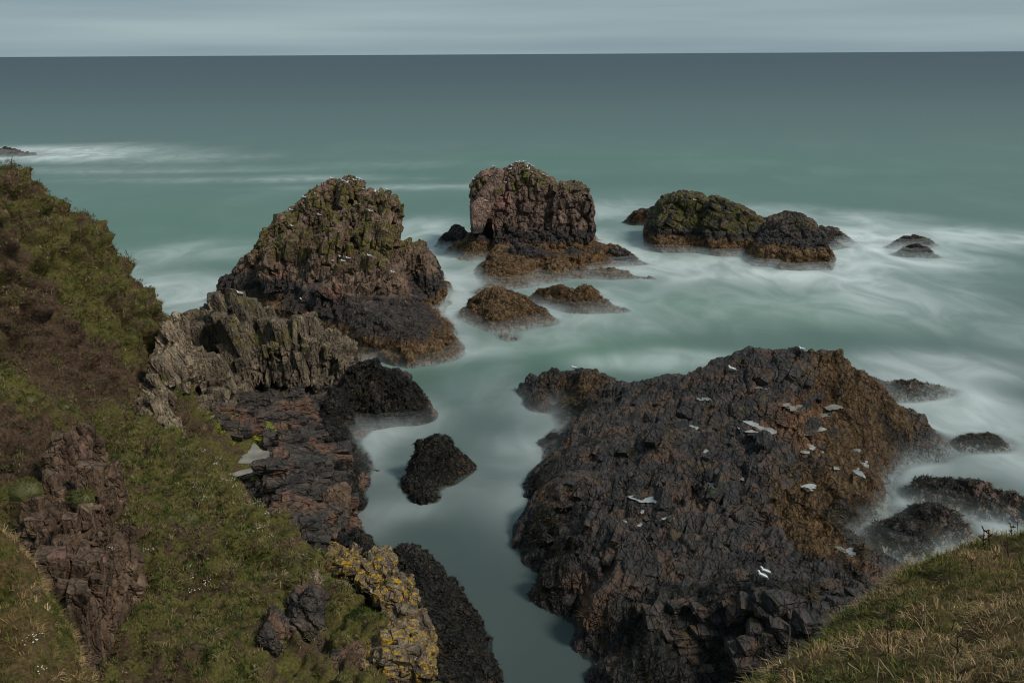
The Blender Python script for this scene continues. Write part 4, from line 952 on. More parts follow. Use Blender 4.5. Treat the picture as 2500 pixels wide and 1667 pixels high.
me = make_mesh('surf_mist', np.concatenate(VV), np.concatenate(FF), True)
set_attr(me, 'mist', np.concatenate(AA))
t = NT('surf_mist')
al = t.math('MULTIPLY', t.attr('mist'), t.rng(t.noise(t.mapping(t.pos, (0.35, 0.6, 1.0)), 1.0, 5, 0.6, 0.6), 0.3, 0.7, 0.35, 1.25))
t.bsdf((0.54, 0.60, 0.605), 1.0, None, 0.0, al)
mist = tag(add_obj('surf_mist', me, t.m), kind='stuff')

# ================================================================== PIECES, BIRDS, PLANTS
bpy.context.view_layer.update()
DG = bpy.context.evaluated_depsgraph_get()
def hit(px, py, only=None, slack=0):
    """the surface seen at a photo pixel (searching a little downwards for things on a skyline)"""
    for k in range(0, slack + 1, 2):
        v = ray(px, py + k)
        ok, loc, nrm, i, ob, m = S.ray_cast(DG, Vector((0, 0, CAM_Z)), Vector(v))
        if ok and ob.name not in (sea.name, mist.name) and (only is None or ob in only):
            return loc, nrm, ob
    return None
def inpoly(x, y, poly):
    c = False
    for (x1, y1), (x2, y2) in zip(poly, poly[1:] + poly[:1]):
        if (y1 > y) != (y2 > y) and x < (x2 - x1) * (y - y1) / (y2 - y1) + x1: c = not c
    return c
def hull_mesh(name, pts, mat):
    bm = bmesh.new()
    vs = [bm.verts.new(p) for p in pts]
    r = bmesh.ops.convex_hull(bm, input=vs)
    bmesh.ops.delete(bm, geom=[g for g in r['geom_interior'] if isinstance(g, bmesh.types.BMVert)], context='VERTS')
    me = bpy.data.meshes.new(name); bm.to_mesh(me); bm.free()
    me.materials.append(mat)
    return me
def block_meshes(name, mat, n, seed):
    """angular blocks about one unit across, corners knocked off"""
    r = random.Random(seed); out = []
    for _ in range(n):
        pts = []
        for sx in (-1, 1):
            for sy in (-1, 1):
                for sz in (-1, 1):
                    c = [0.5 * sx * r.uniform(0.8, 1.05), 0.5 * sy * r.uniform(0.8, 1.05), 0.5 * sz * r.uniform(0.75, 1.1)]
                    for ax in range(3):
                        q = list(c); q[ax] *= r.uniform(0.6, 0.9); pts.append(q)
        pts = [pts[i] for i in range(len(pts)) if r.random() < 0.8]
        out.append(hull_mesh(name, pts, mat))
    return out
def scatter(parent, name, mat, poly, n, size, aspect, rot, jit, seed, only=None, sink=0.3, variants=6):
    r = random.Random(seed)
    ms = block_meshes(name, mat, variants, seed)
    x0, x1 = min(p[0] for p in poly), max(p[0] for p in poly); y0, y1 = min(p[1] for p in poly), max(p[1] for p in poly)
    k = tries = 0
    while k < n and tries < n * 8:
        tries += 1
        px, py = r.uniform(x0, x1), r.uniform(y0, y1)
        if not inpoly(px, py, poly): continue
        h = hit(px, py, only or [parent])
        if not h: continue
        loc, nrm, ob = h
        s = r.uniform(*size) * (1.0 if r.random() < 0.75 else 1.4)
        o = bpy.data.objects.new(name, r.choice(ms)); COL.objects.link(o); o.parent = parent
        a = [s * aspect[i] * r.uniform(0.7, 1.3) for i in range(3)]
        o.scale = a
        o.rotation_euler = [math.radians(rot[i] + r.uniform(-jit, jit)) for i in range(3)]
        o.location = loc - nrm * sink * min(a)
        k += 1

st1 = [stack1] + list(stack1.children)
scatter(stack1, 'block', M_STACK, [(640, 600), (670, 545), (765, 470), (860, 436), (895, 465), (980, 497), (985, 560), (960, 650), (760, 680), (650, 690)], 70, (0.45, 1.1), (0.75, 0.7, 1.6), (0, 14, 20), 14, 1, st1)
scatter(stack1, 'block', M_STACK, [(560, 690), (640, 620), (780, 690), (1000, 690), (1080, 700), (1040, 780), (800, 790), (660, 740)], 60, (0.5, 1.1), (1.2, 0.9, 0.7), (0, 25, 20), 22, 2, st1)
st2 = [stack2] + list(stack2.children)
scatter(stack2, 'block', M_STACK2, [(1240, 420), (1300, 415), (1360, 442), (1440, 460), (1446, 530), (1430, 570), (1200, 570), (1190, 500)], 45, (0.5, 1.1), (0.9, 0.8, 1.1), (0, 8, 15), 20, 3, st2)
isl = [o for o in low_objs if 'large mossy' in o['label']][0]
scatter(isl, 'block', M_FAR, [(1610, 510), (1660, 475), (1780, 490), (1860, 535), (1780, 560), (1640, 550)], 50, (0.7, 1.3), (1.5, 0.8, 0.6), (0, 22, 10), 12, 4)
scatter(platform, 'block', M_PLAT, [(1400, 960), (1560, 950), (1740, 900), (1960, 880), (2080, 960), (1960, 1180), (1900, 1330), (1600, 1480), (1420, 1420), (1340, 1250), (1400, 1120)], 120, (0.35, 1.0), (0.7, 1.7, 0.5), (18, 0, -28), 14, 5)
scatter(platform, 'block', M_PLAT, [(1700, 1450), (2100, 1440), (2140, 1500), (1960, 1600), (1720, 1640), (1560, 1480)], 60, (0.5, 1.0), (1.5, 0.8, 0.45), (12, 6, 10), 14, 6)
scatter(shelf, 'stone', M_SHELF, [(440, 930), (560, 900), (700, 930), (860, 960), (840, 1100), (870, 1250), (800, 1350), (660, 1200), (640, 1060), (480, 1060)], 230, (0.35, 0.9), (1.5, 0.8, 0.6), (14, 0, 8), 16, 7)
rg = [ridge, shelf]
scatter(ridge, 'slab', M_RIDGE, [(440, 775), (500, 760), (560, 742), (600, 800), (640, 880), (520, 930), (440, 930)], 34, (0.6, 1.7), (0.6, 1.0, 1.9), (0, -24, 10), 9, 8, rg, 0.5)
scatter(ridge, 'slab', M_RIDGE, [(560, 742), (600, 740), (650, 775), (740, 790), (840, 840), (880, 890), (760, 915), (640, 900)], 60, (0.45, 1.3), (0.55, 0.9, 2.0), (0, -6, 10), 10, 9, rg, 0.5)
scatter(shelf, 'stone', M_RIDGE, [(435, 880), (500, 890), (600, 930), (600, 985), (450, 1000)], 55, (0.35, 0.95), (1.2, 0.9, 0.8), (10, -15, 10), 25, 18, [ridge, shelf], 0.3)
scatter(OUT1, 'slab', M_LICH, [(265, 1060), (390, 900), (400, 790), (440, 800), (445, 950), (390, 1190)], 50, (0.4, 1.0), (0.5, 0.7, 1.7), (0, -30, 10), 9, 21, None, 0.45)
scatter(OUT2, 'block', M_GULLY, [(130, 1070), (200, 1080), (260, 1200), (285, 1660), (110, 1660), (70, 1300)], 80, (0.35, 0.9), (0.8, 0.7, 1.5), (0, 4, 10), 9, 22, None, 0.45)
scatter(CRAG, 'block', M_YELLOW, [(800, 1360), (950, 1370), (1010, 1450), (1020, 1560), (1060, 1660), (890, 1660), (940, 1480), (900, 1420)], 60, (0.25, 0.6), (1.2, 0.9, 0.7), (15, 10, 10), 14, 23, None, 0.4)

# one big round boulder on the shelf
h = hit(815, 1225)
if h:
    db = h[0].y
    me, V = slab_mesh('boulder', [([(790, 1200), (810, 1188), (840, 1192), (856, 1212), (858, 1245), (840, 1262), (805, 1258), (792, 1235)], db - 1.2, db + 1.2, 0.75, 0.1, 0.75)], 0.07, dict(ko, seed=251, low=0.12, blk=0.06, crack=0.05))
    me.materials.append(M_GULLY)
    o = tag(add_obj('boulder', me), 'big rounded brown boulder on the shelf edge above the channel', 'boulder')

# tide pools
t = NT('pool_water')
t.bsdf(t.ramp(t.noise(t.pos, 0.8, 4), [(0.35, (0.17, 0.17, 0.155)), (0.65, (0.30, 0.29, 0.265))]), 0.05, None, 1.0, IOR=1.9)  # sky reflection partly painted in as a pale base colour
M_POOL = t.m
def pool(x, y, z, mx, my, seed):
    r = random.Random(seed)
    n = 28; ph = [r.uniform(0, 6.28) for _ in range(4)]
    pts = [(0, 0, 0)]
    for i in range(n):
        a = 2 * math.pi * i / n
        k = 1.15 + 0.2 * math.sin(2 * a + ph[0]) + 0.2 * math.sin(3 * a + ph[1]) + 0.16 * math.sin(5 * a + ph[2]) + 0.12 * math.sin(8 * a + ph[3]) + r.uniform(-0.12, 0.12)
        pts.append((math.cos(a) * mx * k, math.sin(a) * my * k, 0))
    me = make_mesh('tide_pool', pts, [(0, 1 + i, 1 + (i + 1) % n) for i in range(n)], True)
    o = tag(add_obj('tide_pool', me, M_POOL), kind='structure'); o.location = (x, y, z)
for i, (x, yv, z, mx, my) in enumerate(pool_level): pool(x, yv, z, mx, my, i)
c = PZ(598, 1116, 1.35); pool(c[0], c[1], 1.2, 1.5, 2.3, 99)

# ---- gulls
M_WHITE = plain('gull_white', (0.62, 0.63, 0.62), 0.7)
M_GREY = plain('gull_grey', (0.27, 0.29, 0.31), 0.7)
M_BLACK = plain('gull_black', (0.02, 0.02, 0.022), 0.6)
M_BEAK = plain('gull_beak', (0.60, 0.35, 0.03), 0.5)
M_LEG = plain('gull_leg', (0.45, 0.25, 0.2), 0.6)
M_YOUNG = plain('gull_brown_grey', (0.16, 0.14, 0.12), 0.7)
def loft(name, path, mat, n=10):
    """path: (x, y, z, half width, half height)"""
    P = [np.array(p[:3]) for p in path]; V = []; F = []
    for i, p in enumerate(path):
        tn = P[min(i + 1, len(P) - 1)] - P[max(i - 1, 0)]; tn = tn / np.linalg.norm(tn)
        side = np.cross([0, 0, 1.0], tn); side = side / (np.linalg.norm(side) + 1e-9); up = np.cross(tn, side)
        for k in range(n):
            a = 2 * math.pi * k / n
            V.append(P[i] + side * math.cos(a) * p[3] + up * math.sin(a) * p[4])
    for i in range(len(path) - 1):
        for k in range(n):
            F.append((i * n + k, i * n + (k + 1) % n, (i + 1) * n + (k + 1) % n, (i + 1) * n + k))
    me = make_mesh(name, V, F, True)
    me.materials.append(mat)
    return me
GB = loft('body', [(-0.24, 0, 0.185, 0.008, 0.006), (-0.21, 0, 0.19, 0.04, 0.03), (-0.12, 0, 0.20, 0.075, 0.062), (0.0, 0, 0.20, 0.088, 0.082), (0.08, 0, 0.215, 0.08, 0.082), (0.13, 0, 0.255, 0.058, 0.062),
                   (0.15, 0, 0.30, 0.044, 0.048), (0.165, 0, 0.335, 0.044, 0.045), (0.195, 0, 0.352, 0.040, 0.042), (0.222, 0, 0.35, 0.026, 0.028), (0.236, 0, 0.346, 0.006, 0.006)], M_WHITE)
GW = [loft('wing', [(0.095, 0.06 * s, 0.225, 0.006, 0.02), (0.06, 0.082 * s, 0.225, 0.022, 0.055), (-0.05, 0.088 * s, 0.222, 0.022, 0.06), (-0.16, 0.066 * s, 0.21, 0.016, 0.045), (-0.235, 0.035 * s, 0.20, 0.010, 0.022)], M_GREY, 8) for s in (-1, 1)]
GWY = [m.copy() for m in GW]
for m in GWY: m.materials[0] = M_YOUNG
GT = [loft('wing_tip', [(-0.225, 0.038 * s, 0.202, 0.010, 0.022), (-0.28, 0.018 * s, 0.192, 0.008, 0.013), (-0.335, 0.002 * s, 0.183, 0.002, 0.003)], M_BLACK, 6) for s in (-1, 1)]
GTL = loft('tail', [(-0.20, 0, 0.185, 0.035, 0.012), (-0.26, 0, 0.176, 0.045, 0.007), (-0.30, 0, 0.170, 0.046, 0.003)], M_WHITE, 8)
GK = loft('beak', [(0.225, 0, 0.348, 0.012, 0.015), (0.255, 0, 0.343, 0.009, 0.012), (0.285, 0, 0.332, 0.002, 0.003)], M_BEAK, 6)
GL = [loft('leg', [(0.0, 0.035 * s, 0.14, 0.010, 0.010), (0.01, 0.036 * s, 0.06, 0.006, 0.006), (0.005, 0.037 * s, 0.012, 0.006, 0.006), (0.05, 0.037 * s, 0.004, 0.022, 0.004)], M_LEG, 6) for s in (-1, 1)]
def gull(px, py, label, face=180, slack=12, young=False, scale=1.0, group=None):
    h = hit(px, py, None, slack)
    if not h: print('no seat for gull', px, py); return
    r = bpy.data.objects.new('gull', None); COL.objects.link(r)
    r.empty_display_size = 0.2
    r.location = h[0] - Vector((0, 0, 0.02)); r.rotation_euler = (0, 0, math.radians(face)); r.scale = (scale,) * 3
    tag(r, label, 'gull', group)
    add_obj('body', GB, None, r)
    for k in (0, 1):
        wv = add_obj('wing', (GWY if young else GW)[k], None, r); add_obj('wing_tip', GT[k], None, wv)
        add_obj('leg', GL[k], None, r)
    add_obj('tail', GTL, None, r); add_obj('beak', GK, None, r)
G1 = 'gulls on the left sea stack'; G2 = 'gulls on the square middle stack'; G3 = 'gulls on the platform'
for g in [
    (811, 440, 'gull left of the notch on the top of the left stack', 200, G1), (839, 446, 'gull in the notch of the left stack summit', 170, G1), (846, 450, 'gull just right of the summit notch on the left stack', 20, G1),
    (866, 444, 'gull close under the summit knob of the left stack', 190, G1), (874, 440, 'left one of two gulls on the right of the left stack summit knob', 180, G1), (881, 441, 'right one of two gulls on the right of the left stack summit knob', 150, G1),
    (885, 466, 'gull with long pale back on the ledge below the summit of the left stack', 180, G1), (916, 472, 'gull standing on the second, right-hand crest of the left stack', 90, G1), (947, 468, 'gull at the far right end of the left stack crest', 180, G1),
    (743, 486, 'gull on the left shoulder slope below the summit of the left stack', 160, G1), (711, 517, 'gull on top of the pink knob on the left stack shoulder', 180, G1), (713, 556, 'gull on the green ledge right below the pink knob', 240, G1),
    (684, 569, 'gull on the leftmost green ledge of the left stack', 160, G1), (780, 529, 'gull in the middle of the left stack face, at the foot of the pink band', 170, G1), (829, 509, 'gull high in the middle of the left stack face', 150, G1), (905, 520, 'gull on the upper right face of the left stack', 180, G1),
    (810, 641, 'leftmost gull of the group on the lower buttress of the left stack', 170, G1), (838, 642, 'middle front gull of the group on the lower buttress', 190, G1), (850, 635, 'gull with outstretched pale back behind the buttress group', 180, G1),
    (902, 629, 'gull at the top right of the lower buttress', 185, G1), (959, 669, 'lone gull low on the right side of the left stack', 175, G1), (738, 735, 'greyish gull low on the left stack just above the kelp belt', 185, G1)]:
    gull(g[0], g[1], g[2], g[3], 12, group=g[4])
gull(832, 631, 'dusky young gull behind the group on the lower buttress', 200, 12, True, group=G1)
gull(586, 722, 'grey gull on the highest tip of the jagged ridge', 180, 20, group='gulls on the jagged ridge')
for g in [
    (1206, 408, 'gull on the flat left corner of the square stack top', 170), (1158, 441, 'gull on the green far left shoulder of the square stack', 180), (1234, 449, 'gull on the moss band of the square stack', 10),
    (1271, 395, 'left one of the two topmost gulls on the square stack', 180), (1280, 396, 'right one of the two topmost gulls on the square stack', 200), (1262, 400, 'gull left below the summit of the square stack', 150),
    (1292, 404, 'gull right below the summit of the square stack', 160), (1301, 405, 'gull standing upright at the right end of the square stack summit', 190), (1287, 410, 'gull in the small cleft under the square stack summit', 90),
    (1290, 416, 'gull second below the cleft of the square stack', 30), (1297, 424, 'gull lowest under the summit of the square stack', 170), (1328, 430, 'left one of a pair on the right slope of the square stack', 180),
    (1335, 434, 'right one of a pair on the right slope of the square stack', 170), (1251, 408, 'gull tucked left under the summit knob of the square stack', 190), (1245, 416, 'gull on pale droppings left below the summit of the square stack', 10),
    (1187, 494, 'gull on the green edge halfway up the square stack', 180)]:
    gull(g[0], g[1], g[2], g[3], 12, group=G2)
gull(1696, 492, 'lone gull on top of the mossy islet', 180, 12)
gull(1958, 858, 'gull on the highest crest of the rock platform', 170, 16, group=G3)
gull(1787, 908, 'big white gull with raised wing on the platform below the crest', 150, 12, scale=1.2, group=G3)
gull(1402, 893, 'gull on the brown rock at the far left of the platform', 180, 12, group=G3)
gull(1868, 1403, 'rear gull of the pair on the dark near end of the platform', 150, 12, group=G3)
gull(1861, 1414, 'front gull of the pair on the dark near end of the platform', 140, 12, group=G3)

# ---- blades: grass, seaweed
def sample_faces(V, F, n, wgt, rng):
    a = V[F[:, 0]]; b = V[F[:, 1]]; c = V[F[:, 2]]; d = V[F[:, 3]]
    nn = np.cross(c - a, d - b); ar = np.linalg.norm(nn, axis=1); nn = nn / (ar[:, None] + 1e-12)
    p = ar * (wgt[F].mean(1) if wgt is not None else 1.0); p = np.clip(p, 0, None); p = p / p.sum()
    i = rng.choice(len(F), n, p=p)
    u = rng.random((n, 1)); v = rng.random((n, 1))
    pt = (a[i] * (1 - u) + b[i] * u) * (1 - v) + (d[i] * (1 - u) + c[i] * u) * v
    N = nn[i]; N[N[:, 2] < 0] *= -1
    return pt, N
def blades(name, V, F, wgt, tufts, per, length, width, spread, colfn, seg, seed, up=0.7, droop=0.4, rand=0.5, kind='stuff', label=None, cat=None):
    rng = np.random.default_rng(seed)
    pt, N = sample_faces(V, F, tufts, wgt, rng)
    tcol = colfn(pt, rng, N)
    n = tufts * per
    B = np.repeat(pt, per, 0); Nn = np.repeat(N, per, 0); C = np.repeat(tcol, per, 0)
    tl = np.repeat(rng.uniform(0.6, 1.3, tufts), per) * rng.uniform(0.6, 1.2, n) * rng.uniform(*length, n)
    az = rng.uniform(0, 2 * np.pi, n); rr = np.sqrt(rng.random(n)) * spread
    off = np.column_stack([np.cos(az) * rr, np.sin(az) * rr, np.zeros(n)])
    off -= Nn * (off * Nn).sum(1)[:, None]
    B = B + off - Nn * 0.02
    down = np.column_stack([Nn[:, 0], Nn[:, 1], np.zeros(n)])
    Dv = Nn * (1 - up) + np.array([0, 0, up]) + off / (spread + 1e-6) * 0.45 + rng.normal(0, rand, (n, 3)) * 0.5
    Dv /= np.linalg.norm(Dv, axis=1)[:, None]
    az2 = rng.uniform(0, np.pi, n)
    sd = np.column_stack([np.cos(az2), np.sin(az2), np.zeros(n)]) * (width * rng.uniform(0.6, 1.3, n))[:, None]
    bend = down * droop + np.array([0, 0, -droop]) * 0.8
    C = C * rng.uniform(0.7, 1.3, (n, 1))
    if seg == 1:
        tip = B + Dv * tl[:, None] + bend * (tl * 0.5)[:, None]
        VV = np.stack([B - sd / 2, B + sd / 2, tip], 1).reshape(-1, 3)
        FF = np.arange(n * 3).reshape(-1, 3); CC = np.repeat(C, 3, 0)
    else:
        m = B + Dv * (tl * 0.55)[:, None]
        tip = m + (Dv * 0.5 + bend)* (tl * 0.55)[:, None]
        VV = np.stack([B - sd / 2, B + sd / 2, m + sd * 0.38, m - sd * 0.38, tip], 1).reshape(-1, 3)
        o5 = (np.arange(n) * 5)[:, None]
        FF = np.concatenate([o5 + [0, 1, 2], o5 + [0, 2, 3], o5 + [3, 2, 4]], 0); CC = np.repeat(C, 5, 0)
    me = make_mesh(name, VV, FF, False)
    set_col(me, 'col', CC)
    return tag(add_obj(name, me, M_GRASS), label, cat, None, kind)
def palette(cols, wts, seed, scale):
    cols = np.array(cols); wts = np.array(wts, float)
    def f(P, rng, N):
        n1 = fbm(P, scale, 4, seed, 0.6); m = len(n1)
        n1 = np.argsort(np.argsort(n1)) / m * 0.5 + np.argsort(np.argsort(-N[:, 2])) / m * 0.32 + rng.random(m) * 0.25
        n1 = np.argsort(np.argsort(n1)) / m
        cut = np.cumsum(wts / wts.sum())
        return cols[np.clip(np.searchsorted(cut, n1 * 0.999), 0, len(cols) - 1)]
    return f
GREEN = [(0.044, 0.062, 0.013), (0.074, 0.092, 0.019), (0.095, 0.100, 0.026), (0.125, 0.105, 0.040), (0.25, 0.18, 0.10), (0.16, 0.105, 0.065)]
wg = np.clip((HG - 0.25) * 2.4, 0.14, 1) * smooth(2.5, 4.0, HV[:, 2]) * (HV[:, 1] < 66)
blades('grass', HV, HF, wg, 15000, 18, (0.16, 0.34), 0.030, 0.16, palette(GREEN, [1.8, 2.4, 2, 2.2, 2.6, 2.0], 401, 0.9), 1, 411, 0.75, 0.35)
def tussocks(name, V, F, wgt, n, per, rad, seed, greens, straws, width):
    """domes of grass: green crown, dead blades hanging down round the foot"""
    rng = np.random.default_rng(seed)
    C, N = sample_faces(V, F, n, wgt, rng)
    m = n * per
    R = np.repeat(rng.uniform(*rad, n) * rng.choice([0.7, 1.0, 1.0, 1.35], n), per)
    c = np.repeat(C, per, 0); nn = np.repeat(N, per, 0)
    up = nn * 0.35 + np.array([0, 0, 0.65]); up /= np.linalg.norm(up, axis=1)[:, None]
    az = rng.uniform(0, 2 * np.pi, m); d = np.column_stack([np.cos(az), np.sin(az), np.zeros(m)])
    d = d - up * (d * up).sum(1)[:, None]; d /= np.linalg.norm(d, axis=1)[:, None]
    e = rng.random(m) ** 0.7                                   # 0 = crown, 1 = foot
    root = c + d * (R * 0.55 * e)[:, None] + up * (R * (0.75 - 0.55 * e * e))[:, None] - nn * 0.05
    ln = R * rng.uniform(0.45, 0.95, m)
    d1 = up * (1 - 0.75 * e)[:, None] + d * (0.35 + 0.75 * e)[:, None] + rng.normal(0, 0.32, (m, 3))
    d1 /= np.linalg.norm(d1, axis=1)[:, None]
    mid = root + d1 * (ln * 0.5)[:, None]
    tip = mid + (d1 * 0.5 + np.array([0, 0, -0.75]) * (0.25 + 0.9 * e)[:, None] + nn * 0.1) * (ln * 0.6)[:, None]
    sd = np.cross(d1, up + 0.3); sd /= np.linalg.norm(sd, axis=1)[:, None] + 1e-6
    sd = sd * (width * rng.uniform(0.6, 1.3, m))[:, None]
    kind_ = np.repeat(rng.random(n), per)
    dead = (e + rng.normal(0, 0.15, m)) > (0.30 + 0.6 * kind_)
    G_ = np.array(greens)[np.repeat(rng.integers(0, len(greens), n), per)]; D_ = np.array(straws)[np.repeat(rng.integers(0, len(straws), n), per)]
    col = np.where(dead[:, None], D_, G_) * rng.uniform(0.65, 1.35, (m, 1))
    VV = np.stack([root - sd / 2, root + sd / 2, mid + sd * 0.4, mid - sd * 0.4, tip], 1).reshape(-1, 3)
    o5 = (np.arange(m) * 5)[:, None]
    me = make_mesh(name, VV, np.concatenate([o5 + [0, 1, 2], o5 + [0, 2, 3], o5 + [3, 2, 4]], 0), False)
    set_col(me, 'col', np.repeat(col, 5, 0))
    return tag(add_obj(name, me, M_GRASS), kind='stuff')
wd_ = np.clip((0.62 - HG) * 2.5, 0, 1) * smooth(2.8, 4.2, HV[:, 2]) * (HV[:, 1] < 65)
blades('dead_turf', HV, HF, wd_, 9000, 9, (0.10, 0.24), 0.045, 0.18, palette([(0.045, 0.030, 0.020), (0.070, 0.047, 0.031), (0.10, 0.068, 0.043), (0.075, 0.070, 0.025), (0.15, 0.105, 0.065)], [2.5, 3, 2.4, 1.2, 1.0], 447, 1.3), 1, 449, 0.4, 0.5, 0.8)
tussocks('grass_tussocks', HV, HF, np.clip((HG - 0.2) * 2, 0.1, 1) * smooth(2.8, 4.2, HV[:, 2]) * (HV[:, 1] < 65), 5200, 30, (0.20, 0.42), 441,
         [(0.040, 0.062, 0.012), (0.062, 0.085, 0.016), (0.085, 0.098, 0.024), (0.10, 0.090, 0.030)], [(0.17, 0.125, 0.07), (0.14, 0.098, 0.058), (0.11, 0.072, 0.043), (0.20, 0.15, 0.085)], 0.026)
DRY = [(0.065, 0.075, 0.016), (0.105, 0.105, 0.026), (0.165, 0.128, 0.046), (0.23, 0.16, 0.075), (0.34, 0.24, 0.13), (0.17, 0.105, 0.06)]
blades('grass', BRV, BRF, None, 8500, 12, (0.12, 0.30), 0.012, 0.09, palette(DRY, [1.2, 1.8, 2.4, 2.6, 2.0, 1.6], 421, 1.0), 2, 423, 0.5, 0.55, 0.9)
blades('grass', BLV, BLF, None, 3800, 14, (0.16, 0.38), 0.018, 0.12, palette(DRY, [1.4, 1.8, 2, 2.4, 1.6, 1.4], 431, 0.8), 2, 433, 0.5, 0.5, 0.8)

# ---- seaweed fringes on the weed-black rocks
WEED = [(0.010, 0.009, 0.007), (0.018, 0.015, 0.010), (0.030, 0.022, 0.012), (0.055, 0.036, 0.016), (0.10, 0.062, 0.028)]
wr = [o for o in S.objects if o.name.startswith('weedy_rock')] + [o for o in low_objs if o.data.materials[0] == M_KELP]
def mesh_arrays(o):
    me = o.data
    F = np.empty(len(me.loops), np.int32); me.loops.foreach_get('vertex_index', F)
    return coords(me), F.reshape(-1, 4)
for k, o in enumerate(wr):
    V, F = mesh_arrays(o)
    wz = (V[:, 2] > 0.0).astype(float)
    n = int(min(6000, 300 + len(F) * 0.12))
    b = blades('seaweed', V, F, wz, n, 7, (0.10, 0.24), 0.055, 0.12, palette(WEED, [3, 3, 2, 0.8, 0.35], 451, 1.2), 1, 460 + k, 0.1, 0.9, 0.8)
    b.parent = o

KELPC = [(0.024, 0.014, 0.009), (0.048, 0.028, 0.015), (0.080, 0.046, 0.023), (0.115, 0.068, 0.034), (0.16, 0.10, 0.055)]
def fringe(o, zlo, zhi, n, ln, wd, seed, pal=KELPC, wts=(2, 3, 3, 1.6, 0.7), fn=None):
    V, F = mesh_arrays(o)
    wz = smooth(zlo - 0.2, zlo + 0.2, V[:, 2]) * (1 - smooth(zhi - 0.4, zhi + 0.4, V[:, 2]))
    if fn is not None: wz = wz * fn(V)
    if wz.sum() < 10: return
    b = blades('seaweed', V, F, wz, n, 5, ln, wd, 0.22, palette(pal, list(wts), seed, 0.8), 1, seed, 0.0, 1.0, 0.7)
    b.parent = o.parent if o.parent else o
for o in (stack1.children[0], stack2.children[0]):
    fringe([c for c in o.parent.children if c.name.startswith('base')][0], 0.1, 2.3, 5000, (0.15, 0.34), 0.06, 511)
for k, o in enumerate(low_objs):
    if o.data.materials[0] == M_LOW: fringe(o, 0.15, 2.6, 2200, (0.12, 0.26), 0.06, 520 + k)
    if o.data.materials[0] in (M_FAR, M_DOME): fringe(o, 0.2, 1.6, 2200, (0.15, 0.35), 0.06, 540 + k)
    if o.data.materials[0] == M_WASH: fringe(o, 0.25, 1.5, 900, (0.12, 0.28), 0.07, 560 + k, WEED, (3, 3, 2, 1, 0.4))
def pa(name):
    a_ = platform.data.attributes[name]; v_ = np.empty(len(a_.data), np.float32); a_.data.foreach_get('value', v_)
    return lambda V: np.clip(v_ * 1.6 - 0.25, 0, 1)
fringe(platform, 0.2, 5.0, 4500, (0.12, 0.28), 0.05, 581, [(0.022, 0.013, 0.007), (0.055, 0.031, 0.012), (0.095, 0.056, 0.020), (0.15, 0.092, 0.038)], (3, 3, 2.5, 1.0), pa('ochre'))
fringe(platform, 0.1, 5.0, 7000, (0.10, 0.22), 0.05, 583, WEED, (3, 3, 2, 0.8, 0.3), pa('blackweed'))

# ---- white flowers in the turf
t = NT('white_petal'); t.bsdf(t.mix(t.noise(t.pos, 40.0, 2), (0.55, 0.55, 0.50), (0.75, 0.75, 0.7)), 0.8, None, 0.1)
M_PETAL = t.m
M_STALK = plain('flower_stalk', (0.068, 0.066, 0.020))
def flower_mesh(seed):
    r = random.Random(seed); V = []; F = []; SV = []; SF = []
    for _ in range(r.randint(8, 18)):
        x, y = r.gauss(0, 0.15), r.gauss(0, 0.12); hh = r.uniform(0.10, 0.26); rad = r.uniform(0.018, 0.032)
        b = len(V); V.append((x, y, hh))
        tx, ty = r.uniform(-0.4, 0.4), r.uniform(-0.6, 0.2)
        for k in range(10):
            a = k * math.pi / 5; q = rad * (1.15 if k % 2 == 0 else 0.55)
            V.append((x + math.cos(a) * q, y + math.sin(a) * q, hh + 0.012 + (math.cos(a) * tx + math.sin(a) * ty) * q))
        F += [(b, b + 1 + k, b + 1 + (k + 1) % 10) for k in range(10)]
        c = len(SV); SV += [(x - 0.004, y, -0.02), (x + 0.004, y, -0.02), (x, y, hh)]; SF.append((c, c + 1, c + 2))
    me = make_mesh('petals', V, F); me.materials.append(M_PETAL)
    ms = make_mesh('stalks', SV, SF); ms.materials.append(M_STALK)
    return me, ms
FM = [flower_mesh(i) for i in range(5)]
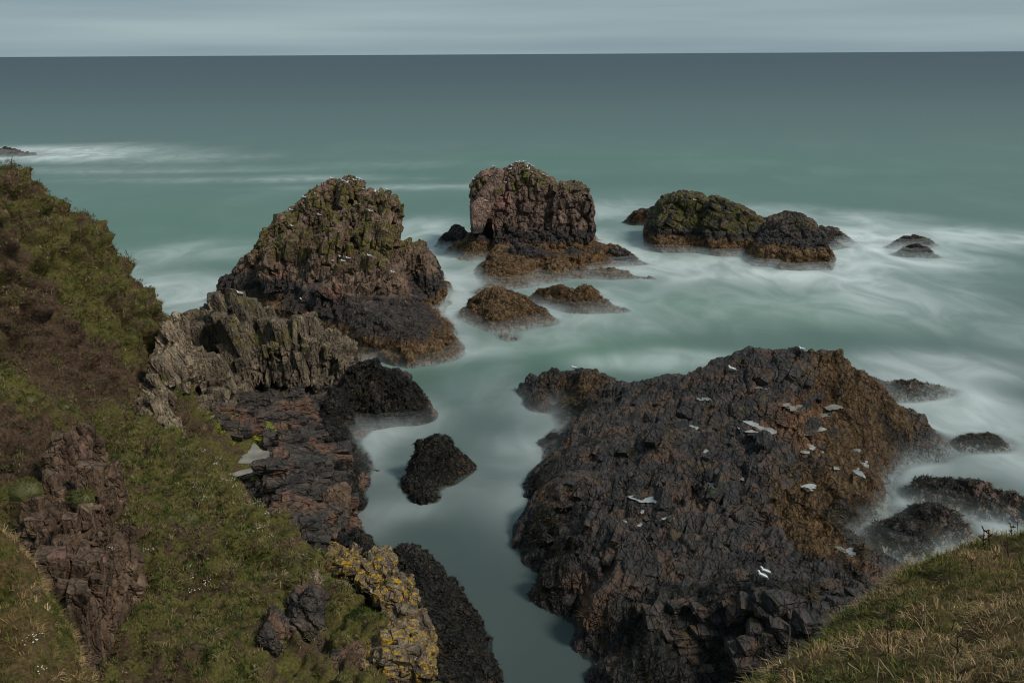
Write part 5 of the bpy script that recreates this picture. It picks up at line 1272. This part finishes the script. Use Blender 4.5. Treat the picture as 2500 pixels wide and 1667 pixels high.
FL = [
    (498, 1105, 'topmost white flower clump where the slope meets the lichen outcrop'), (524, 1122, 'white flower clump on the slope edge left of the large pool'), (541, 1124, 'white flower clump on the slope edge nearest the large pool'),
    (529, 1140, 'white flower clump just below the two beside the pool'), (588, 1172, 'white flower clump on the slope edge right below the large pool'), (540, 1177, 'left one of two level flower clumps below the pool'),
    (563, 1179, 'right one of two level flower clumps below the pool'), (478, 1193, 'white flower clump well inside the upper green slope'), (576, 1195, 'tiny flower clump under the two level clumps below the pool'),
    (637, 1245, 'flower clump highest on the long slope edge above the brown boulder'), (632, 1226, 'largest dense patch of white flowers, its upper half'), (626, 1234, 'largest dense patch of white flowers, its lower half'),
    (599, 1236, 'round dense patch of white flowers left of the largest patch'), (654, 1262, 'small flower clump near the slope edge right of the largest patch'), (650, 1272, 'loose flower clump just under the largest patch'),
    (493, 1222, 'single small white flower tuft in mid slope'), (635, 1295, 'thin upright flower clump left of the brown boulder'), (603, 1302, 'flower clump in a dark hollow of the lower slope'), (664, 1318, 'small flower clump above the yellow crag'),
    (745, 1365, 'last flower clump at the slope edge before the yellow crag'), (446, 1262, 'flowers on the left side of the bright turf dome'), (456, 1268, 'flowers on the right side of the bright turf dome'), (357, 1348, 'lone flower clump between gully rock and turf dome'),
    (275, 1352, 'flower clump at the edge of the reddish gully rock'), (464, 1391, 'uppermost of the three flower clumps in the lower slope'), (466, 1414, 'middle one of three flower clumps in the lower slope'), (503, 1430, 'flower clump right of the three in the lower slope'),
    (469, 1448, 'lowest of three flower clumps in the lower slope'), (107, 1650, 'flower clump at the very bottom of the near left bank'), (310, 1652, 'flower clump on the bottom edge right of the gully'), (80, 1570, 'upper flower clump on the near left bank'), (261, 785, 'white flower clump high on the headland side')]
for i, (px, py, lab) in enumerate(FL):
    h = hit(px, py, None, 6)
    if not h: continue
    r = bpy.data.objects.new('flower_clump', None); COL.objects.link(r); r.location = h[0]; r.rotation_euler = (0, 0, i * 1.3); r.empty_display_size = 0.2
    r.scale = (0.85,) * 3
    tag(r, lab, 'flowers', 'white flower clumps on the left slopes')
    a, b = FM[i % 5]
    tag(add_obj('petals', a, None, r), kind='stuff'); tag(add_obj('stalks', b, None, r), kind='stuff')

# ---- round cushions of short turf
def cushion(px, py, rad, label, cols, seed):
    h = hit(px, py)
    if not h: return
    r = np.random.default_rng(seed)
    n = 900
    a = r.uniform(0, 6.283, n); cz = r.uniform(0, 1, n); sr = np.sqrt(1 - cz * cz)
    lump = 1 + 0.22 * np.sin(3 * a + seed) * sr
    Pn = np.column_stack([np.cos(a) * sr, np.sin(a) * sr, cz])
    B = Pn * [rad, rad * 0.85, rad * 0.7] * lump[:, None]
    az = r.uniform(0, 3.14, n); sd = np.column_stack([np.cos(az), np.sin(az), np.zeros(n)]) * 0.016
    tip = B + Pn * r.uniform(0.07, 0.15, (n, 1)) + r.normal(0, 0.03, (n, 3))
    VV = np.stack([B - sd, B + sd, tip], 1).reshape(-1, 3)
    o = bpy.data.objects.new('turf_cushion', None); COL.objects.link(o); o.location = h[0] - Vector((0, 0, rad * 0.15)); tag(o, label, 'cushion plant')
    me = make_mesh('leaves', VV, np.arange(n * 3).reshape(-1, 3))
    set_col(me, 'col', np.repeat(np.array(cols)[r.integers(0, len(cols), n)] * r.uniform(0.7, 1.3, (n, 1)), 3, 0))
    add_obj('leaves', me, M_GRASS, o)
    dv = [tuple(p) for p in Pn[:160] * [rad, rad * 0.85, rad * 0.7] * 0.97]
    add_obj('mound', hull_mesh('mound', dv + [(rad * math.cos(k), rad * 0.85 * math.sin(k), -0.2) for k in range(6)], M_STALK), None, o)
CG = [(0.062, 0.070, 0.016), (0.088, 0.090, 0.022), (0.115, 0.105, 0.030)]
cushion(68, 976, 0.55, 'large round green cushion of turf on the bare earth of the headland', CG, 1)
cushion(158, 992, 0.45, 'greyish green cushion right of the large round one', [(0.075, 0.074, 0.026), (0.095, 0.088, 0.032)], 2)
cushion(62, 1195, 0.7, 'olive mossy cushion hanging over the gully rocks', [(0.06, 0.06, 0.014), (0.08, 0.075, 0.02)], 3)
cushion(201, 1215, 0.5, 'dark green cushion growing on the reddish gully rock', CG[:2], 4)
cushion(453, 1264, 0.6, 'dome of bright green turf in the middle of the lower slope', CG, 5)
cushion(880, 1500, 0.35, 'dark green tuft beside the yellow lichen crag', [(0.03, 0.05, 0.01), (0.045, 0.06, 0.012)], 6)

# ---- dead stems on the near bank
M_STRAW = plain('dead_stem', (0.30, 0.24, 0.16), 0.8, 0.1)
M_STEMD = plain('dark_stem', (0.045, 0.032, 0.022), 0.9, 0.1)
def stem(base, pts, label, rad=0.006, mat=None, twigs=0, dd=0.0):
    rad = rad * 1.5
    """base pixel on the ground, then pixels of the points up the stem"""
    h = hit(base[0], base[1], None, 8)
    if not h: print('no ground for stem', base); return
    d = h[0].y
    P = [np.array(h[0]) - [0, 0, 0.04]] + [PD(p[0], p[1], d - (p[2] if len(p) > 2 else dd)) for p in pts]
    o = bpy.data.objects.new('dead_stem', None); COL.objects.link(o); b = Vector(P[0]); o.location = b; tag(o, label, 'dead stem', 'dead stems on the grass banks')
    rl = [p - P[0] for p in P]
    path = []
    for i in range(len(rl) - 1):
        for k in range(4):
            f = k / 4; q = rl[i] * (1 - f) + rl[i + 1] * f
            jt = np.array([math.sin(i * 3 + k * 2.1), math.cos(i + k * 1.7), 0]) * 0.006
            path.append((*(q + jt), rad, rad))
    path.append((*rl[-1], rad * 0.5, rad * 0.5))
    n = len(path); path = [(p[0], p[1], p[2], p[3] * (1 - 0.5 * i / n), p[4] * (1 - 0.5 * i / n)) for i, p in enumerate(path)]
    add_obj('stalk', loft('stalk', path, mat or M_STRAW, 6), None, o)
    rr = random.Random(int(base[0]))
    for k in range(twigs):
        p = path[int(n * rr.uniform(0.35, 0.98))]; q = np.array(p[:3])
        dirv = np.array([rr.uniform(-1, 1), rr.uniform(-1, 1), rr.uniform(0.2, 0.9)]) * rr.uniform(0.03, 0.09)
        add_obj('twig', loft('twig', [(*q, rad * 0.6, rad * 0.6), (*(q + dirv), rad * 0.9, rad * 0.9), (*(q + dirv * 1.3), 0.001, 0.001)], mat or M_STRAW, 5), None, o)
stem((2259, 1534), [(2260, 1486), (2291, 1532)], 'tall pale stem snapped over halfway up the near bank')
stem((2310, 1600), [(2291, 1556)], 'short pale stem leaning left below the snapped one')
stem((2139, 1672), [(2147, 1607), (2195, 1672)], 'thick pale stem bent over at the very bottom of the near bank', 0.007)
stem((2072, 1650), [(2070, 1617), (2108, 1646)], 'pale bent stem left of the thick one at the bottom')
stem((2012, 1672), [(2012, 1656), (2060, 1658), (2121, 1651)], 'pale stem lying almost flat along the bottom edge')
stem((2448, 1500), [(2447, 1437)], 'straight pale stem standing alone near the right edge')
stem((2384, 1497), [(2433, 1475)], 'pale stem lying on the grass left of the lone upright one')
stem((2246, 1552), [(2254, 1507)], 'thin pale stem just left of the snapped tall one')
stem((2183, 1566), [(2176, 1530), (2171, 1495)], 'dark upright stem with leafy base in the middle of the bank', 0.008, M_STEMD, 4)
stem((2170, 1600), [(2166, 1515)], 'dark thin stem beside the leafy-based one', 0.006, M_STEMD, 2)
stem((2400, 1334), [(2403, 1297)], 'tallest dark seed head on the skyline of the near bank', 0.010, M_STEMD, 9)
stem((2416, 1330), [(2414, 1302)], 'shorter dark seed head right of the tallest one', 0.009, M_STEMD, 8)
stem((2471, 1304), [(2468, 1278)], 'dark seed head near the right end of the bank skyline', 0.009, M_STEMD, 8)
stem((2486, 1303), [(2484, 1265)], 'thin bare stalk at the far right of the bank skyline', 0.005, M_STEMD, 1)
stem((2462, 1360), [(2461, 1318)], 'dark stem with dead leaves below the right skyline', 0.010, M_STEMD, 8)
stem((2376, 1405), [(2371, 1370)], 'dark forked stem on the upper bank', 0.007, M_STEMD, 4)
stem((2348, 1432), [(2340, 1390)], 'thin dark stem left of the forked one', 0.005, M_STEMD, 2)
stem((2340, 1600), [(2338, 1555)], 'dark drooping stem in the lower middle of the bank', 0.009, M_STEMD, 6)
stem((1962, 1680), [(1921, 1650, 1.2), (1925, 1570, 1.2), (1933, 1484, 1.2)], 'tall brown stalk rising at the left end of the near bank', 0.008, plain('brown_stem', (0.13, 0.085, 0.06)), 7)
stem((1995, 1640), [(1985, 1600), (1975, 1560), (1962, 1515)], 'thin reddish stalk right of the tall brown one', 0.005, plain('red_stem', (0.10, 0.06, 0.045)), 3)
stem((28, 412), [(29, 385)], 'dark dead stalk on the headland skyline', 0.022, M_STEMD, 4)
stem((36, 412), [(36, 394)], 'short dead stalk right of the tall one on the headland skyline', 0.018, M_STEMD, 3)
